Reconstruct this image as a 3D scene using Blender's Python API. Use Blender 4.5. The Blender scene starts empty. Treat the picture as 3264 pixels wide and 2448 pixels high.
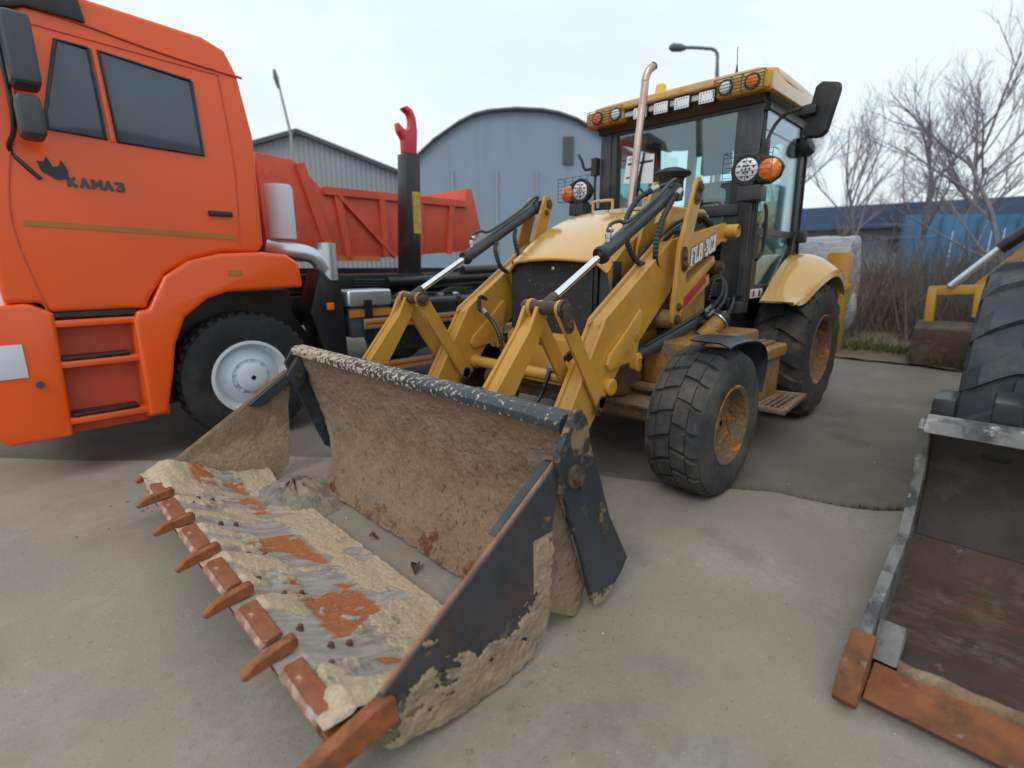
import bpy, bmesh, math, random
from math import sin, cos, pi, radians, sqrt, atan2
from mathutils import Vector, Matrix, noise
random.seed(7)
sc = bpy.context.scene
COL = sc.collection

# ------------------------------------------------------------------ camera
YAW, PITCH, ROLL = radians(44.768), radians(13.187), radians(-0.103)
F = Vector((-cos(YAW), -sin(YAW), 0)); R = Vector((-sin(YAW), cos(YAW), 0)); U = Vector((0, 0, 1))
F, U = F*cos(PITCH)-U*sin(PITCH), U*cos(PITCH)+F*sin(PITCH)
R, U = R*cos(ROLL)+U*sin(ROLL), U*cos(ROLL)-R*sin(ROLL)
cam = bpy.data.cameras.new('camera'); camo = bpy.data.objects.new('camera', cam); COL.objects.link(camo)
camo.matrix_world = Matrix(((R.x, U.x, -F.x, 5.129), (R.y, U.y, -F.y, 2.255), (R.z, U.z, -F.z, 1.334), (0, 0, 0, 1)))
cam.sensor_width = 36; cam.lens = 17.763; cam.clip_start = 0.05; cam.clip_end = 2000
cam.dof.use_dof = True; cam.dof.focus_distance = 2.65; cam.dof.aperture_fstop = 1.15
sc.camera = camo

# ------------------------------------------------------------------ sky and sun (overcast)
world = bpy.data.worlds.new('World'); sc.world = world; world.use_nodes = True
wn, wl = world.node_tree.nodes, world.node_tree.links
wn.clear()
wout = wn.new('ShaderNodeOutputWorld'); wbg = wn.new('ShaderNodeBackground'); wbg.inputs['Strength'].default_value = 0.1
sky = wn.new('ShaderNodeTexSky'); sky.sky_type = 'NISHITA'; sky.sun_disc = False
sky.sun_elevation = radians(48); sky.sun_rotation = radians(70); sky.air_density = 1.2; sky.dust_density = 3.0
wco = wn.new('ShaderNodeTexCoord'); wmap = wn.new('ShaderNodeMapping'); wmap.inputs['Scale'].default_value = (1.0, 1.0, 2.6)
wno = wn.new('ShaderNodeTexNoise'); wno.inputs['Scale'].default_value = 1.7; wno.inputs['Detail'].default_value = 6; wno.inputs['Roughness'].default_value = 0.55; wno.inputs['Distortion'].default_value = 0.4
wrp = wn.new('ShaderNodeValToRGB')
wrp.color_ramp.elements[0].position = 0.30; wrp.color_ramp.elements[0].color = (8.5, 9.7, 10.8, 1)
wrp.color_ramp.elements[1].position = 0.54; wrp.color_ramp.elements[1].color = (9.8, 10.9, 11.3, 1)
wmx = wn.new('ShaderNodeMix'); wmx.data_type = 'RGBA'; wmx.inputs[0].default_value = 0.9
wl.new(wco.outputs['Generated'], wmap.inputs['Vector']); wl.new(wmap.outputs[0], wno.inputs['Vector']); wl.new(wno.outputs['Fac'], wrp.inputs[0])
wl.new(sky.outputs[0], wmx.inputs[6]); wl.new(wrp.outputs[0], wmx.inputs[7]); wl.new(wmx.outputs[2], wbg.inputs[0]); wl.new(wbg.outputs[0], wout.inputs[0])
sun = bpy.data.lights.new('sun', 'SUN'); sun.energy = 0.9; sun.angle = radians(25); sun.color = (1, 0.97, 0.92)
suno = bpy.data.objects.new('sun', sun); COL.objects.link(suno)
sdir = Vector((cos(radians(48))*sin(radians(70)), cos(radians(48))*cos(radians(70)), sin(radians(48))))
suno.rotation_euler = sdir.to_track_quat('Z', 'Y').to_euler(); suno.location = (0, 0, 20)
sc.view_settings.view_transform = 'Standard'; sc.view_settings.look = 'None'; sc.view_settings.gamma = 1
sc.view_settings.use_curve_mapping = False; sc.view_settings.exposure = 0.0

# ------------------------------------------------------------------ material helpers
def M(name, col, rough=0.5, metal=0.0, var=0.12, vscale=6.0, bump=0.0, bscale=80.0, layers=(), coat=0.0, spec=0.5, stretch=None):
    """base colour with soft variation, then noise-masked layers: dict(col, scale, lo, hi, stretch, rough, bump, zmax, zsoft, det, seed)"""
    m = bpy.data.materials.new(name); m.use_nodes = True
    nt = m.node_tree; N, L = nt.nodes, nt.links
    b = N['Principled BSDF']; b.inputs['Roughness'].default_value = rough; b.inputs['Metallic'].default_value = metal
    b.inputs['Specular IOR Level'].default_value = spec
    if coat: b.inputs['Coat Weight'].default_value = coat; b.inputs['Coat Roughness'].default_value = 0.12
    tc = N.new('ShaderNodeTexCoord')
    def nz(scale, det=5, st=None, seed=0.0, rg=0.6, dist=0.0):
        mp = N.new('ShaderNodeMapping'); mp.inputs['Location'].default_value = (seed, seed*1.7, -seed)
        if st: mp.inputs['Scale'].default_value = st
        L.new(tc.outputs['Object'], mp.inputs[0])
        n = N.new('ShaderNodeTexNoise'); n.inputs['Scale'].default_value = scale; n.inputs['Detail'].default_value = det
        n.inputs['Roughness'].default_value = rg; n.inputs['Distortion'].default_value = dist
        L.new(mp.outputs[0], n.inputs['Vector']); return n.outputs['Fac']
    def mth(op, a, c=None, clamp=False):
        q = N.new('ShaderNodeMath'); q.operation = op; q.use_clamp = clamp
        for i, v in enumerate((a, c)):
            if v is None: continue
            if isinstance(v, (int, float)): q.inputs[i].default_value = v
            else: L.new(v, q.inputs[i])
        return q.outputs[0]
    def ramp(v, lo, hi):
        q = N.new('ShaderNodeMapRange'); q.inputs[1].default_value = lo; q.inputs[2].default_value = hi
        L.new(v, q.inputs[0]); return q.outputs[0]
    def mix(fac, a, c):
        q = N.new('ShaderNodeMix'); q.data_type = 'RGBA'; L.new(fac, q.inputs[0])
        for i, v in ((6, a), (7, c)):
            if isinstance(v, tuple): q.inputs[i].default_value = (*v, 1)
            else: L.new(v, q.inputs[i])
        return q.outputs[2]
    v = nz(vscale, 4, stretch)
    dk = tuple(c*(1-var) for c in col); lt = tuple(min(1, c*(1+var)) for c in col)
    cur = mix(ramp(v, 0.3, 0.7), dk, lt)
    rg = None; hsum = None
    if bump: hsum = mth('MULTIPLY', nz(bscale, 3), bump)
    for i, ly in enumerate(layers):
        n = nz(ly.get('scale', 5), ly.get('det', 6), ly.get('stretch'), ly.get('seed', i*3.7+1), ly.get('rg', 0.65), ly.get('dist', 0))
        if 'attr' in ly:
            at_ = N.new('ShaderNodeAttribute'); at_.attribute_name = ly['attr']
            n = mth('ADD', at_.outputs['Fac'], mth('MULTIPLY', mth('SUBTRACT', n, .5), ly.get('edge', .5)))
        if 'zmax' in ly or 'zmin' in ly:
            sp = N.new('ShaderNodeSeparateXYZ'); L.new(tc.outputs['Object'], sp.inputs[0])
            k = ly.get('axis', 2)
            if 'zmax' in ly: g = mth('MULTIPLY', mth('SUBTRACT', ly['zmax'], sp.outputs[k]), ly.get('zsoft', 2.0))
            else: g = mth('MULTIPLY', mth('SUBTRACT', sp.outputs[k], ly['zmin']), ly.get('zsoft', 2.0))
            gm = N.new('ShaderNodeClamp'); gm.inputs[1].default_value = -0.5; gm.inputs[2].default_value = ly.get('zcap', 0.3); L.new(g, gm.inputs[0])
            n = mth('ADD', n, gm.outputs[0])
        mk = ramp(n, ly['lo'], ly['hi'])
        if 'amt' in ly: mk = mth('MULTIPLY', mk, ly['amt'])
        c2 = ly['col']
        gn = nz(ly.get('gs', 30), 4, None, 9.1+i)
        lc = mix(ramp(gn, 0.3, 0.7), tuple(c*0.8 for c in c2), tuple(c*1.2 for c in c2))
        cur = mix(mk, cur, lc)
        r2 = ly.get('rough', 0.85)
        base = rg if rg is not None else rough
        q = N.new('ShaderNodeMix'); q.data_type = 'FLOAT'; L.new(mk, q.inputs[0])
        if isinstance(base, (int, float)): q.inputs[2].default_value = base
        else: L.new(base, q.inputs[2])
        q.inputs[3].default_value = r2; rg = q.outputs[0]
        if metal:
            pass
        if ly.get('bump'):
            h = mth('MULTIPLY', mth('MULTIPLY', mk, mth('ADD', gn, 0.6)), ly['bump'])
            hsum = h if hsum is None else mth('ADD', hsum, h)
    L.new(cur, b.inputs['Base Color'])
    if rg is not None: L.new(rg, b.inputs['Roughness'])
    if hsum is not None:
        bp = N.new('ShaderNodeBump'); bp.inputs['Strength'].default_value = 1.0; bp.inputs['Distance'].default_value = 1.0
        L.new(hsum, bp.inputs['Height']); L.new(bp.outputs[0], b.inputs['Normal'])
    return m

SAND = (0.40, 0.30, 0.195); MUD = (0.215, 0.140, 0.082); RUST = (0.30, 0.075, 0.022); DUST = (0.30, 0.24, 0.17); CHAR = (0.030, 0.038, 0.047)
dusty = lambda amt=0.35, lo=.5, hi=.75, sc_=4: dict(col=DUST, scale=sc_, lo=lo, hi=hi, amt=amt)
grease = lambda lo=.66, hi=.72, sc_=5, amt=.8: dict(col=(.035, .026, .018), scale=sc_, lo=lo, hi=hi, amt=amt, rough=.5, seed=21)
Yel = M('yellow_paint', (.52, .262, .036), .32, var=.08, vscale=3, bump=.0006, bscale=40, coat=.25, layers=[dusty(.3, .5, .8, 5), dict(col=(.17, .085, .03), scale=16, lo=.64, hi=.70, amt=.75, det=9), dict(col=(.30, .15, .035), scale=3, lo=.5, hi=.75, amt=.5), grease(.70, .75, 6, .7)])
YelSheen = M('yellow_paint_sheen', (.62, .345, .090), .20, var=.04, vscale=2, coat=.9, layers=[dusty(.25, .45, .75, 3)])  # same yellow with the sky's sheen lightened into its base colour
YelD = M('dirty_yellow_paint', (.36, .18, .035), .5, var=.15, vscale=6, bump=.002, bscale=60, layers=[dict(col=MUD, scale=6, lo=.46, hi=.6, bump=.004), dict(col=DUST, scale=14, lo=.55, hi=.7, amt=.6)])
Frame = M('muddy_frame_yellow', (.30, .16, .04), .6, var=.2, vscale=5, bump=.002, layers=[dict(col=(.16, .11, .07), scale=4, lo=.38, hi=.58, bump=.004)])
MudM = M('caked_mud', (.21, .135, .08), .95, var=.3, vscale=14, bump=.012, bscale=45, layers=[dict(col=(.30, .21, .13), scale=9, lo=.5, hi=.7, bump=.004)])
Chr = M('charcoal_paint', CHAR, .38, var=.2, vscale=5, bump=.0008, layers=[dict(col=(.16, .17, .18), scale=22, lo=.66, hi=.72, det=9, amt=.6), dusty(.3, .55, .8, 4)])
CylP = M('cylinder_grey_paint', (.040, .048, .058), .36, var=.1, vscale=4, layers=[dusty(.22, .55, .8, 4), dict(col=(.12, .1, .08), scale=30, lo=.68, hi=.74, amt=.6)])
Blk = M('black_plastic', (.016, .017, .019), .5, var=.15, vscale=8, layers=[dusty(.15, .5, .8, 5)])
CabP = M('cab_dark_grey_paint', (.040, .042, .050), .42, var=.08, vscale=3, layers=[dusty(.22, .5, .8, 4)])
Trim = M('brown_cab_trim', (.055, .036, .020), .6, var=.15)
Rub = M('tyre_rubber', (.030, .033, .037), .78, var=.25, vscale=7, bump=.002, bscale=70, layers=[dict(col=(.125, .10, .078), scale=4, lo=.44, hi=.66, amt=.75), dict(col=(.085, .08, .075), scale=18, lo=.5, hi=.75, amt=.6)])
RubR = M('muddy_tyre_rubber', (.026, .027, .028), .8, var=.25, vscale=7, bump=.002, bscale=70, layers=[dict(col=(.10, .077, .055), scale=4, lo=.46, hi=.68, amt=.85)])
TruckRub = M('truck_tyre_rubber', (.012, .013, .016), .8, var=.2, layers=[dusty(.12)])
RimM = M('muddy_orange_rim', (.46, .17, .025), .5, var=.1, bump=.002, layers=[dict(col=(.17, .11, .065), scale=7, lo=.42, hi=.52, bump=.012), dict(col=(.27, .19, .12), scale=18, lo=.58, hi=.66, bump=.006)])
Hose = M('hose_rubber', (.013, .014, .017), .42, var=.2, layers=[dusty(.2)])
Steel = M('zinc_steel', (.52, .52, .50), .35, metal=.85, var=.1, layers=[dusty(.3)])
Chrome = M('chrome_rod', (.84, .87, .92), .10, metal=1, var=.02)
ExhM = M('exhaust_metal', (.56, .43, .37), .34, metal=1, var=.22, vscale=10, stretch=(1, 1, .2), layers=[dict(col=(.20, .11, .075), scale=9, lo=.52, hi=.72, amt=.75, stretch=(1, 1, .25), rough=.45)])
Grille = M('radiator_mesh', (.022, .023, .026), .55, var=.2, vscale=60, stretch=(1, .1, 4), bump=.004, bscale=140, layers=[dict(col=(.26, .24, .21), scale=50, lo=.655, hi=.70, det=3, amt=.8), dusty(.2)])
PinM = M('greasy_steel', (.075, .055, .04), .45, metal=.4, var=.3, vscale=20, bump=.003, layers=[dict(col=(.16, .10, .06), scale=22, lo=.5, hi=.65)])
RedP = M('red_prop_paint', (.34, .022, .035), .45, var=.1)
White = M('white_print', (.72, .72, .72), .5, var=.03)
Ink = M('dark_print', (.02, .022, .03), .5)
Navy = M('letter_outline', (.02, .025, .05), .5)
Paper = M('white_paper', (.78, .80, .84), .7, var=.02)
AmberD = M('warning_amber', (.62, .27, .03), .5)
Amber = M('amber_lens', (.78, .18, .012), .12, var=.15, vscale=30, coat=.6)
AmberY = M('yellow_beacon', (.85, .50, .02), .15, var=.05, coat=.5)
LensW = M('clear_lens', (.80, .82, .86), .12, var=.06, vscale=60, coat=.6)
LedM = M('led_dark', (.03, .03, .035), .3)
LinM = M('cab_lining', (.60, .66, .68), .7, var=.05)
SeatM = M('grey_seat_vinyl', (.36, .39, .40), .6, var=.05)
Wrap = M('plastic_wrap', (.30, .30, .345), .22, var=.18, vscale=9, bump=.02, bscale=14, stretch=(3, 1, .6), coat=.3, layers=[dict(col=(.11, .10, .17), scale=6, lo=.56, hi=.66, amt=.6, stretch=(3, 1, .5), rough=.3)])
WrapW = M('cardboard_white', (.55, .53, .48), .7, var=.1)
Orange = M('truck_orange_paint', (.80, .092, .007), .32, var=.03, vscale=2, coat=.25)
OrangeB = M('dump_body_orange', (.58, .075, .030), .5, var=.10, vscale=3, layers=[dict(col=(.18, .03, .02), scale=5, lo=.58, hi=.75, amt=.5)])
Stripe = M('orange_reflective_tape', (.50, .17, .015), .45, var=.06)
DoorStripe = M('door_stripe_ochre', (.38, .15, .012), .4, var=.06)
TGlass = M('sky_toned_window', (.055, .075, .105), .08, var=.05, coat=.3)  # opaque pane, base colour raised to stand for reflected sky
TBlk = M('truck_black_paint', (.013, .014, .017), .33, var=.15, layers=[dusty(.1)])
TGrey = M('truck_grey_plastic', (.05, .058, .066), .5, var=.1)
Silver = M('brushed_aluminium', (.60, .66, .72), .32, metal=.8, var=.06)
WhiteP = M('white_paint', (.62, .64, .70), .4, var=.05)
Red = M('red_paint', (.55, .035, .04), .4, var=.1)
StickY = M('yellow_sticker', (.50, .30, .06), .6, var=.25, vscale=12)
Corr = M('galvanised_blue_grey', (.235, .31, .385), .6, var=.06, vscale=.35, layers=[dict(col=(.20, .26, .32), scale=.5, lo=.5, hi=.7, amt=.6, stretch=(3, 3, .3))])
CorrG = M('galvanised_grey', (.30, .32, .345), .6, var=.08, vscale=.3)
RoofD = M('dark_roof_edge', (.07, .08, .09), .6)
BlueF = M('blue_fence_paint', (.060, .19, .36), .5, var=.2, vscale=.8)
BlueR = M('blue_roof', (.035, .095, .30), .5, var=.15, vscale=.6)
WallW = M('pale_wall', (.30, .34, .39), .8, var=.12, vscale=.6)
WallD = M('blue_grey_wall', (.060, .105, .185), .8, var=.2, vscale=.6)
HazyBark = M('hazy_bark', (.19, .172, .185), .9, var=.25, vscale=10)  # paler and greyer than bark, distance haze is put into the colour
Twig = M('brown_twigs', (.135, .108, .092), .9, var=.3, vscale=3)
Grass = M('dull_grass', (.075, .085, .022), .9, var=.35, vscale=2)
Earth = M('brown_soil', (.12, .09, .06), .95, var=.25, vscale=2, bump=.02, bscale=8)
LeafM = M('dry_leaf', (.055, .035, .025), .7, var=.3, vscale=30)
Pebble = M('pebble_stone', (.40, .38, .35), .85, var=.25, vscale=3)
LampG = M('lamp_grey', (.10, .12, .13), .5)
FloorM = M('bucket_floor_steel', (.36, .325, .285), .55, var=.25, vscale=9, stretch=(.5, 2.6, 1), bump=.0008, bscale=120, layers=[
    dict(col=(.18, .135, .10), scale=10, lo=.50, hi=.66, det=10, rg=.72, seed=7.7, amt=.75, stretch=(.3, 2.6, 1)), dict(col=(.50, .48, .46), scale=7, lo=.56, hi=.64, det=10, rg=.75, seed=17.7, amt=.7, stretch=(.3, 2.0, 1)),
    dict(col=(.30, .11, .05), scale=6, lo=.56, hi=.66, det=10, rg=.75, seed=47.7, amt=.6, stretch=(.4, 2.0, 1)),
    dict(col=(.40, .125, .042), attr='rust', scale=22, lo=.38, hi=.72, det=9, edge=1.5, stretch=(.5, 2, 1), bump=.0006, gs=45),
    dict(col=(.47, .365, .245), attr='sand', scale=22, lo=.28, hi=.66, det=10, rg=.75, edge=1.3, stretch=(.7, 1.3, 1), bump=.0035, gs=90),
    dict(col=(.27, .20, .14), scale=4.5, lo=.58, hi=.68, det=11, rg=.78, seed=27, amt=.55, stretch=(.8, 1.3, 1)),
    dict(col=(.60, .50, .36), scale=60, lo=.62, hi=.70, det=3, amt=.6, bump=.002),
    dict(col=(.12, .09, .06), scale=38, lo=.665, hi=.72, det=4, amt=.6)])
MoldM = M('moldboard_mud', (.195, .128, .076), .92, var=.25, vscale=22, bump=.008, bscale=60, layers=[
    dict(col=(.25, .172, .108), scale=7, lo=.42, hi=.66, bump=.005, gs=70),
    dict(col=(.285, .200, .125), scale=4, lo=.45, hi=.85, zmax=.30, zsoft=1.0, zcap=.16, bump=.003, gs=60, amt=.9),
    dict(col=(.235, .168, .130), scale=3, lo=.45, hi=.80, zmin=.50, zsoft=1.6, zcap=.2, amt=.8),
    dict(col=(.095, .058, .034), scale=30, lo=.60, hi=.70, det=6, bump=-.006, amt=.6),
    dict(col=(.15, .045, .02), scale=7, lo=.66, hi=.74, det=10, rg=.75, zmax=.075, zsoft=2.2, zcap=.15, seed=12),
    dict(col=(.075, .06, .05), scale=3.2, lo=.70, hi=.73, det=9, seed=33),
    dict(col=(.36, .265, .17), scale=50, lo=.65, hi=.71, det=4, bump=.003, amt=.7)])
SideM = M('clam_side_paint', (.032, .040, .050), .42, var=.25, vscale=6, bump=.0008, layers=[
    dict(col=(.065, .040, .034), scale=3.0, lo=.46, hi=.64, amt=.8),
    dict(col=(.15, .16, .17), scale=26, lo=.67, hi=.72, det=9, amt=.5),
    dict(col=(.20, .15, .10), scale=7, lo=.56, hi=.64, det=9, zmax=.16, zsoft=1.2, zcap=.10, amt=.7),
    dict(col=(.27, .115, .045), scale=14, lo=.64, hi=.70, seed=2)])
CakeM = M('dried_mud', (.29, .215, .135), .95, var=.25, vscale=11, bump=.004, bscale=110, layers=[dict(col=(.20, .145, .09), scale=8, lo=.52, hi=.66), dict(col=(.40, .31, .21), scale=30, lo=.6, hi=.7, amt=.7)])
InnerM = M('clam_inner_mud', (.235, .165, .098), .92, var=.3, vscale=12, bump=.008, bscale=60, layers=[
    dict(col=(.36, .275, .175), scale=5, lo=.50, hi=.66, zmax=.28, zsoft=1.8, zcap=.25, bump=.006),
    dict(col=(.065, .05, .045), scale=7, lo=.63, hi=.68, bump=-.005)])
EndM = M('mold_end_paint', (.028, .036, .045), .42, var=.2, vscale=6, bump=.0008, layers=[
    dict(col=(.22, .145, .08), scale=5, lo=.56, hi=.60, det=9, zmin=.45, zsoft=.45, zcap=.10, bump=.008, seed=5),
    dict(col=(.30, .225, .14), scale=6, lo=.55, hi=.6, zmax=.03, zsoft=3.5, zcap=.35, bump=.01),
    dict(col=(.16, .17, .18), scale=24, lo=.66, hi=.71, det=9, amt=.6)])
LipM = M('lip_paint', (.040, .050, .062), .42, var=.2, vscale=8, bump=.001, layers=[
    dict(col=(.48, .41, .32), scale=42, lo=.555, hi=.58, det=6, zmax=.55, zsoft=.085, zcap=.12, axis=1, bump=.004, gs=90)])
ToothM = M('rusty_tooth', (.30, .090, .024), .62, var=.25, vscale=9, bump=.003, bscale=90, layers=[
    dict(col=(.15, .048, .022), scale=9, lo=.5, hi=.65), dict(col=(.38, .29, .20), scale=17, lo=.63, hi=.70, det=9, amt=.7)])
BladeM = M('rusty_blade', (.22, .068, .026), .6, var=.25, vscale=14, bump=.003, bscale=90, layers=[
    dict(col=(.36, .12, .03), scale=8, lo=.5, hi=.7), dict(col=(.44, .34, .24), scale=20, lo=.60, hi=.68, det=10, amt=.75)])
EdgeM = M('worn_blade_edge', (.34, .15, .11), .6, var=.2, vscale=14, bump=.002, layers=[dict(col=(.50, .40, .30), scale=20, lo=.5, hi=.62, amt=.8)])
BoltM = M('rusty_bolt', (.15, .065, .035), .55, metal=.2, var=.3, vscale=30)
PlateE = M('bare_rusty_edge', (.26, .12, .07), .5, var=.3, vscale=20)
SmearM = M('grey_smear', (.235, .205, .18), .95, var=.3, vscale=14, bump=.012, bscale=50, layers=[dict(col=(.30, .245, .18), scale=7, lo=.48, hi=.65)])  # grey of the added mound in the bucket gap
ConcM = M('concrete', (.270, .234, .190), .88, var=.13, vscale=.7, bump=.0025, bscale=170, layers=[
    dict(col=(.345, .310, .265), scale=1.1, lo=.48, hi=.68, amt=.7, det=8),
    dict(col=(.175, .152, .125), scale=2.3, lo=.54, hi=.72, amt=.65, det=8, seed=15),
    dict(col=(.27, .215, .155), scale=1.7, lo=.58, hi=.74, amt=.55, det=8, seed=31),
    dict(col=(.12, .10, .085), scale=.9, lo=.60, hi=.72, amt=.55, det=9, seed=41, stretch=(.35, 1.6, 1)),
    dict(col=(.085, .07, .06), scale=5, lo=.70, hi=.76, amt=.6, det=6, seed=55),
    dict(col=(.14, .13, .12), scale=60, lo=.60, hi=.70, amt=.6, det=3),
    dict(col=(.42, .40, .37), scale=85, lo=.65, hi=.72, amt=.55, det=2, seed=3)])
AsphM = M('worn_asphalt', (.150, .128, .110), .88, var=.2, vscale=.8, bump=.005, bscale=120, layers=[
    dict(col=(.21, .182, .152), scale=1.2, lo=.5, hi=.68, amt=.7, det=8),
    dict(col=(.080, .070, .064), scale=1.7, lo=.56, hi=.7, amt=.7, det=8, seed=18),
    dict(col=(.23, .215, .20), scale=70, lo=.63, hi=.7, amt=.6, det=3)])

def glass(name, tint, refl, rough=.03):
    m = bpy.data.materials.new(name); m.use_nodes = True
    N, L = m.node_tree.nodes, m.node_tree.links; N.clear()
    o = N.new('ShaderNodeOutputMaterial'); t = N.new('ShaderNodeBsdfTransparent'); t.inputs[0].default_value = (*tint, 1)
    g = N.new('ShaderNodeBsdfGlossy'); g.inputs['Roughness'].default_value = rough; g.inputs[0].default_value = (.9, .95, 1, 1)
    lw = N.new('ShaderNodeLayerWeight'); lw.inputs[0].default_value = .35
    mr = N.new('ShaderNodeMapRange'); mr.inputs[1].default_value = 0; mr.inputs[2].default_value = 1; mr.inputs[3].default_value = refl; mr.inputs[4].default_value = min(1, refl+.5)
    x = N.new('ShaderNodeMixShader'); L.new(lw.outputs['Fresnel'], mr.inputs[0]); L.new(mr.outputs[0], x.inputs[0]); L.new(t.outputs[0], x.inputs[1]); L.new(g.outputs[0], x.inputs[2]); L.new(x.outputs[0], o.inputs[0])
    return m
CabGlass = glass('cab_teal_glass', (.86, .98, .98), .06)

# ------------------------------------------------------------------ mesh helpers
class MB:
    def __init__(s): s.v = []; s.f = []; s.attr = {}
    def add(s, vs, fs):
        k = len(s.v); s.v += [tuple(p) for p in vs]; s.f += [tuple(i+k for i in f) for f in fs]; return s
    def box(s, a, b):
        (x0, y0, z0), (x1, y1, z1) = [[min(p, q) for p, q in zip(a, b)], [max(p, q) for p, q in zip(a, b)]]
        return s.add([(x0, y0, z0), (x1, y0, z0), (x1, y1, z0), (x0, y1, z0), (x0, y0, z1), (x1, y0, z1), (x1, y1, z1), (x0, y1, z1)],
                     [(0, 3, 2, 1), (4, 5, 6, 7), (0, 1, 5, 4), (1, 2, 6, 5), (2, 3, 7, 6), (3, 0, 4, 7)])
    def bar(s, p0, p1, w, h, up=(0, 0, 1)):
        p0, p1 = Vector(p0), Vector(p1); d = (p1-p0).normalized(); up = Vector(up)
        a = d.cross(up).normalized()*w/2; b = a.cross(d).normalized()*h/2
        vs = [p+i*a+j*b for p in (p0, p1) for i, j in ((-1, -1), (1, -1), (1, 1), (-1, 1))]
        return s.add(vs, [(0, 1, 2, 3), (7, 6, 5, 4), (0, 4, 5, 1), (1, 5, 6, 2), (2, 6, 7, 3), (3, 7, 4, 0)])
    def prism(s, poly, a, b, axis='Y'):
        def P(p, t): return {'Y': (p[0], t, p[1]), 'X': (t, p[0], p[1]), 'Z': (p[0], p[1], t)}[axis]
        n = len(poly)
        return s.add([P(p, a) for p in poly]+[P(p, b) for p in poly],
                     [tuple(range(n)), tuple(range(2*n-1, n-1, -1))]+[(i, (i+1) % n+0, (i+1) % n+n, i+n) for i in range(n)])
    def tube(s, path, r, n=8, cap=True):
        P = [Vector(p) for p in path]; m = len(P); rr = r if isinstance(r, (list, tuple)) else [r]*m
        vs = []; t = (P[1]-P[0]).normalized(); a = t.orthogonal().normalized()
        for i in range(m):
            t = (P[min(i+1, m-1)]-P[max(i-1, 0)])
            if t.length < 1e-9: t = Vector((0, 0, 1))
            t.normalize(); a = (a-t*a.dot(t))
            a = a.normalized() if a.length > 1e-6 else t.orthogonal().normalized()
            b = t.cross(a)
            vs += [P[i]+rr[i]*(cos(2*pi*k/n)*a+sin(2*pi*k/n)*b) for k in range(n)]
        fs = [(i*n+k, i*n+(k+1) % n, (i+1)*n+(k+1) % n, (i+1)*n+k) for i in range(m-1) for k in range(n)]
        if cap: fs += [tuple(range(n-1, -1, -1)), tuple(range((m-1)*n, m*n))]
        return s.add(vs, fs)
    def cyl(s, p0, p1, r, n=16, r2=None): return s.tube([p0, p1], [r, r if r2 is None else r2], n)
    def lathe(s, prof, o, axis=(0, 1, 0), n=32, ref=(0, 0, 1), close=True):
        """prof: (radius, along) list"""
        ax = Vector(axis).normalized(); a = Vector(ref) if abs(ax.dot(Vector(ref).normalized())) < .95 else Vector((1, 0, 0)); a = (a-ax*a.dot(ax)).normalized(); b = ax.cross(a); o = Vector(o); m = len(prof)
        vs = [o+ax*h+r*(cos(2*pi*k/n)*a+sin(2*pi*k/n)*b) for r, h in prof for k in range(n)]
        fs = [(i*n+k, i*n+(k+1) % n, (i+1)*n+(k+1) % n, (i+1)*n+k) for i in range(m-1) for k in range(n)]
        if close: fs += [tuple(range(n-1, -1, -1)), tuple(range((m-1)*n, m*n))]
        return s.add(vs, fs)
    def grid(s, nu, nv, fn):
        vs = [fn(i/(nu-1), j/(nv-1)) for i in range(nu) for j in range(nv)]
        return s.add(vs, [(i*nv+j, (i+1)*nv+j, (i+1)*nv+j+1, i*nv+j+1) for i in range(nu-1) for j in range(nv-1)])
    def mesh(s, name, m, bevel=0, seg=2, angle=35):
        me = bpy.data.meshes.new(name); me.from_pydata([tuple(p) for p in s.v], [], s.f)
        bm = bmesh.new(); bm.from_mesh(me)
        bmesh.ops.recalc_face_normals(bm, faces=bm.faces)
        if bevel:
            ed = [e for e in bm.edges if len(e.link_faces) == 2 and e.calc_face_angle(0) > radians(30)]
            bmesh.ops.bevel(bm, geom=ed, offset=bevel, segments=seg, affect='EDGES', clamp_overlap=True, profile=.6)
        bm.to_mesh(me); bm.free()
        for an, av in s.attr.items():
            a_ = me.attributes.new(an, 'FLOAT', 'POINT'); a_.data.foreach_set('value', av)
        for p in me.polygons: p.use_smooth = True
        me.set_sharp_from_angle(angle=radians(angle))
        if m: me.materials.append(m)
        return me
    def build(s, name, m, parent=None, bevel=0, seg=2, angle=35, **kw):
        return link(name, s.mesh(name, m, bevel, seg, angle), parent, **kw)
def wm(o):
    mtx = Matrix.Translation(o.location) @ o.rotation_euler.to_matrix().to_4x4()
    return (wm(o.parent) @ o.matrix_parent_inverse @ mtx) if o.parent else mtx
def link(name, me, parent=None, loc=None, rot=None, label=None, cat=None, group=None, kind=None):
    o = bpy.data.objects.new(name, me); COL.objects.link(o)
    if parent: o.parent = parent; o.matrix_parent_inverse = wm(parent).inverted()
    if loc: o.location = loc
    if rot: o.rotation_euler = rot
    if label: o['label'] = label
    if cat: o['category'] = cat
    if group: o['group'] = group
    if kind: o['kind'] = kind
    return o
def thing(name, loc, label, cat, group=None): return link(name, None, None, loc, None, label, cat, group)
def arc(cx, cy, r, a0, a1, n): return [(cx+r*cos(radians(a0+(a1-a0)*i/n)), cy+r*sin(radians(a0+(a1-a0)*i/n))) for i in range(n+1)]
def capsule(p, q, r, n=6):
    a = math.degrees(atan2(q[1]-p[1], q[0]-p[0]))
    return arc(q[0], q[1], r, a-90, a+90, n)+arc(p[0], p[1], r, a+90, a+270, n)
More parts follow.
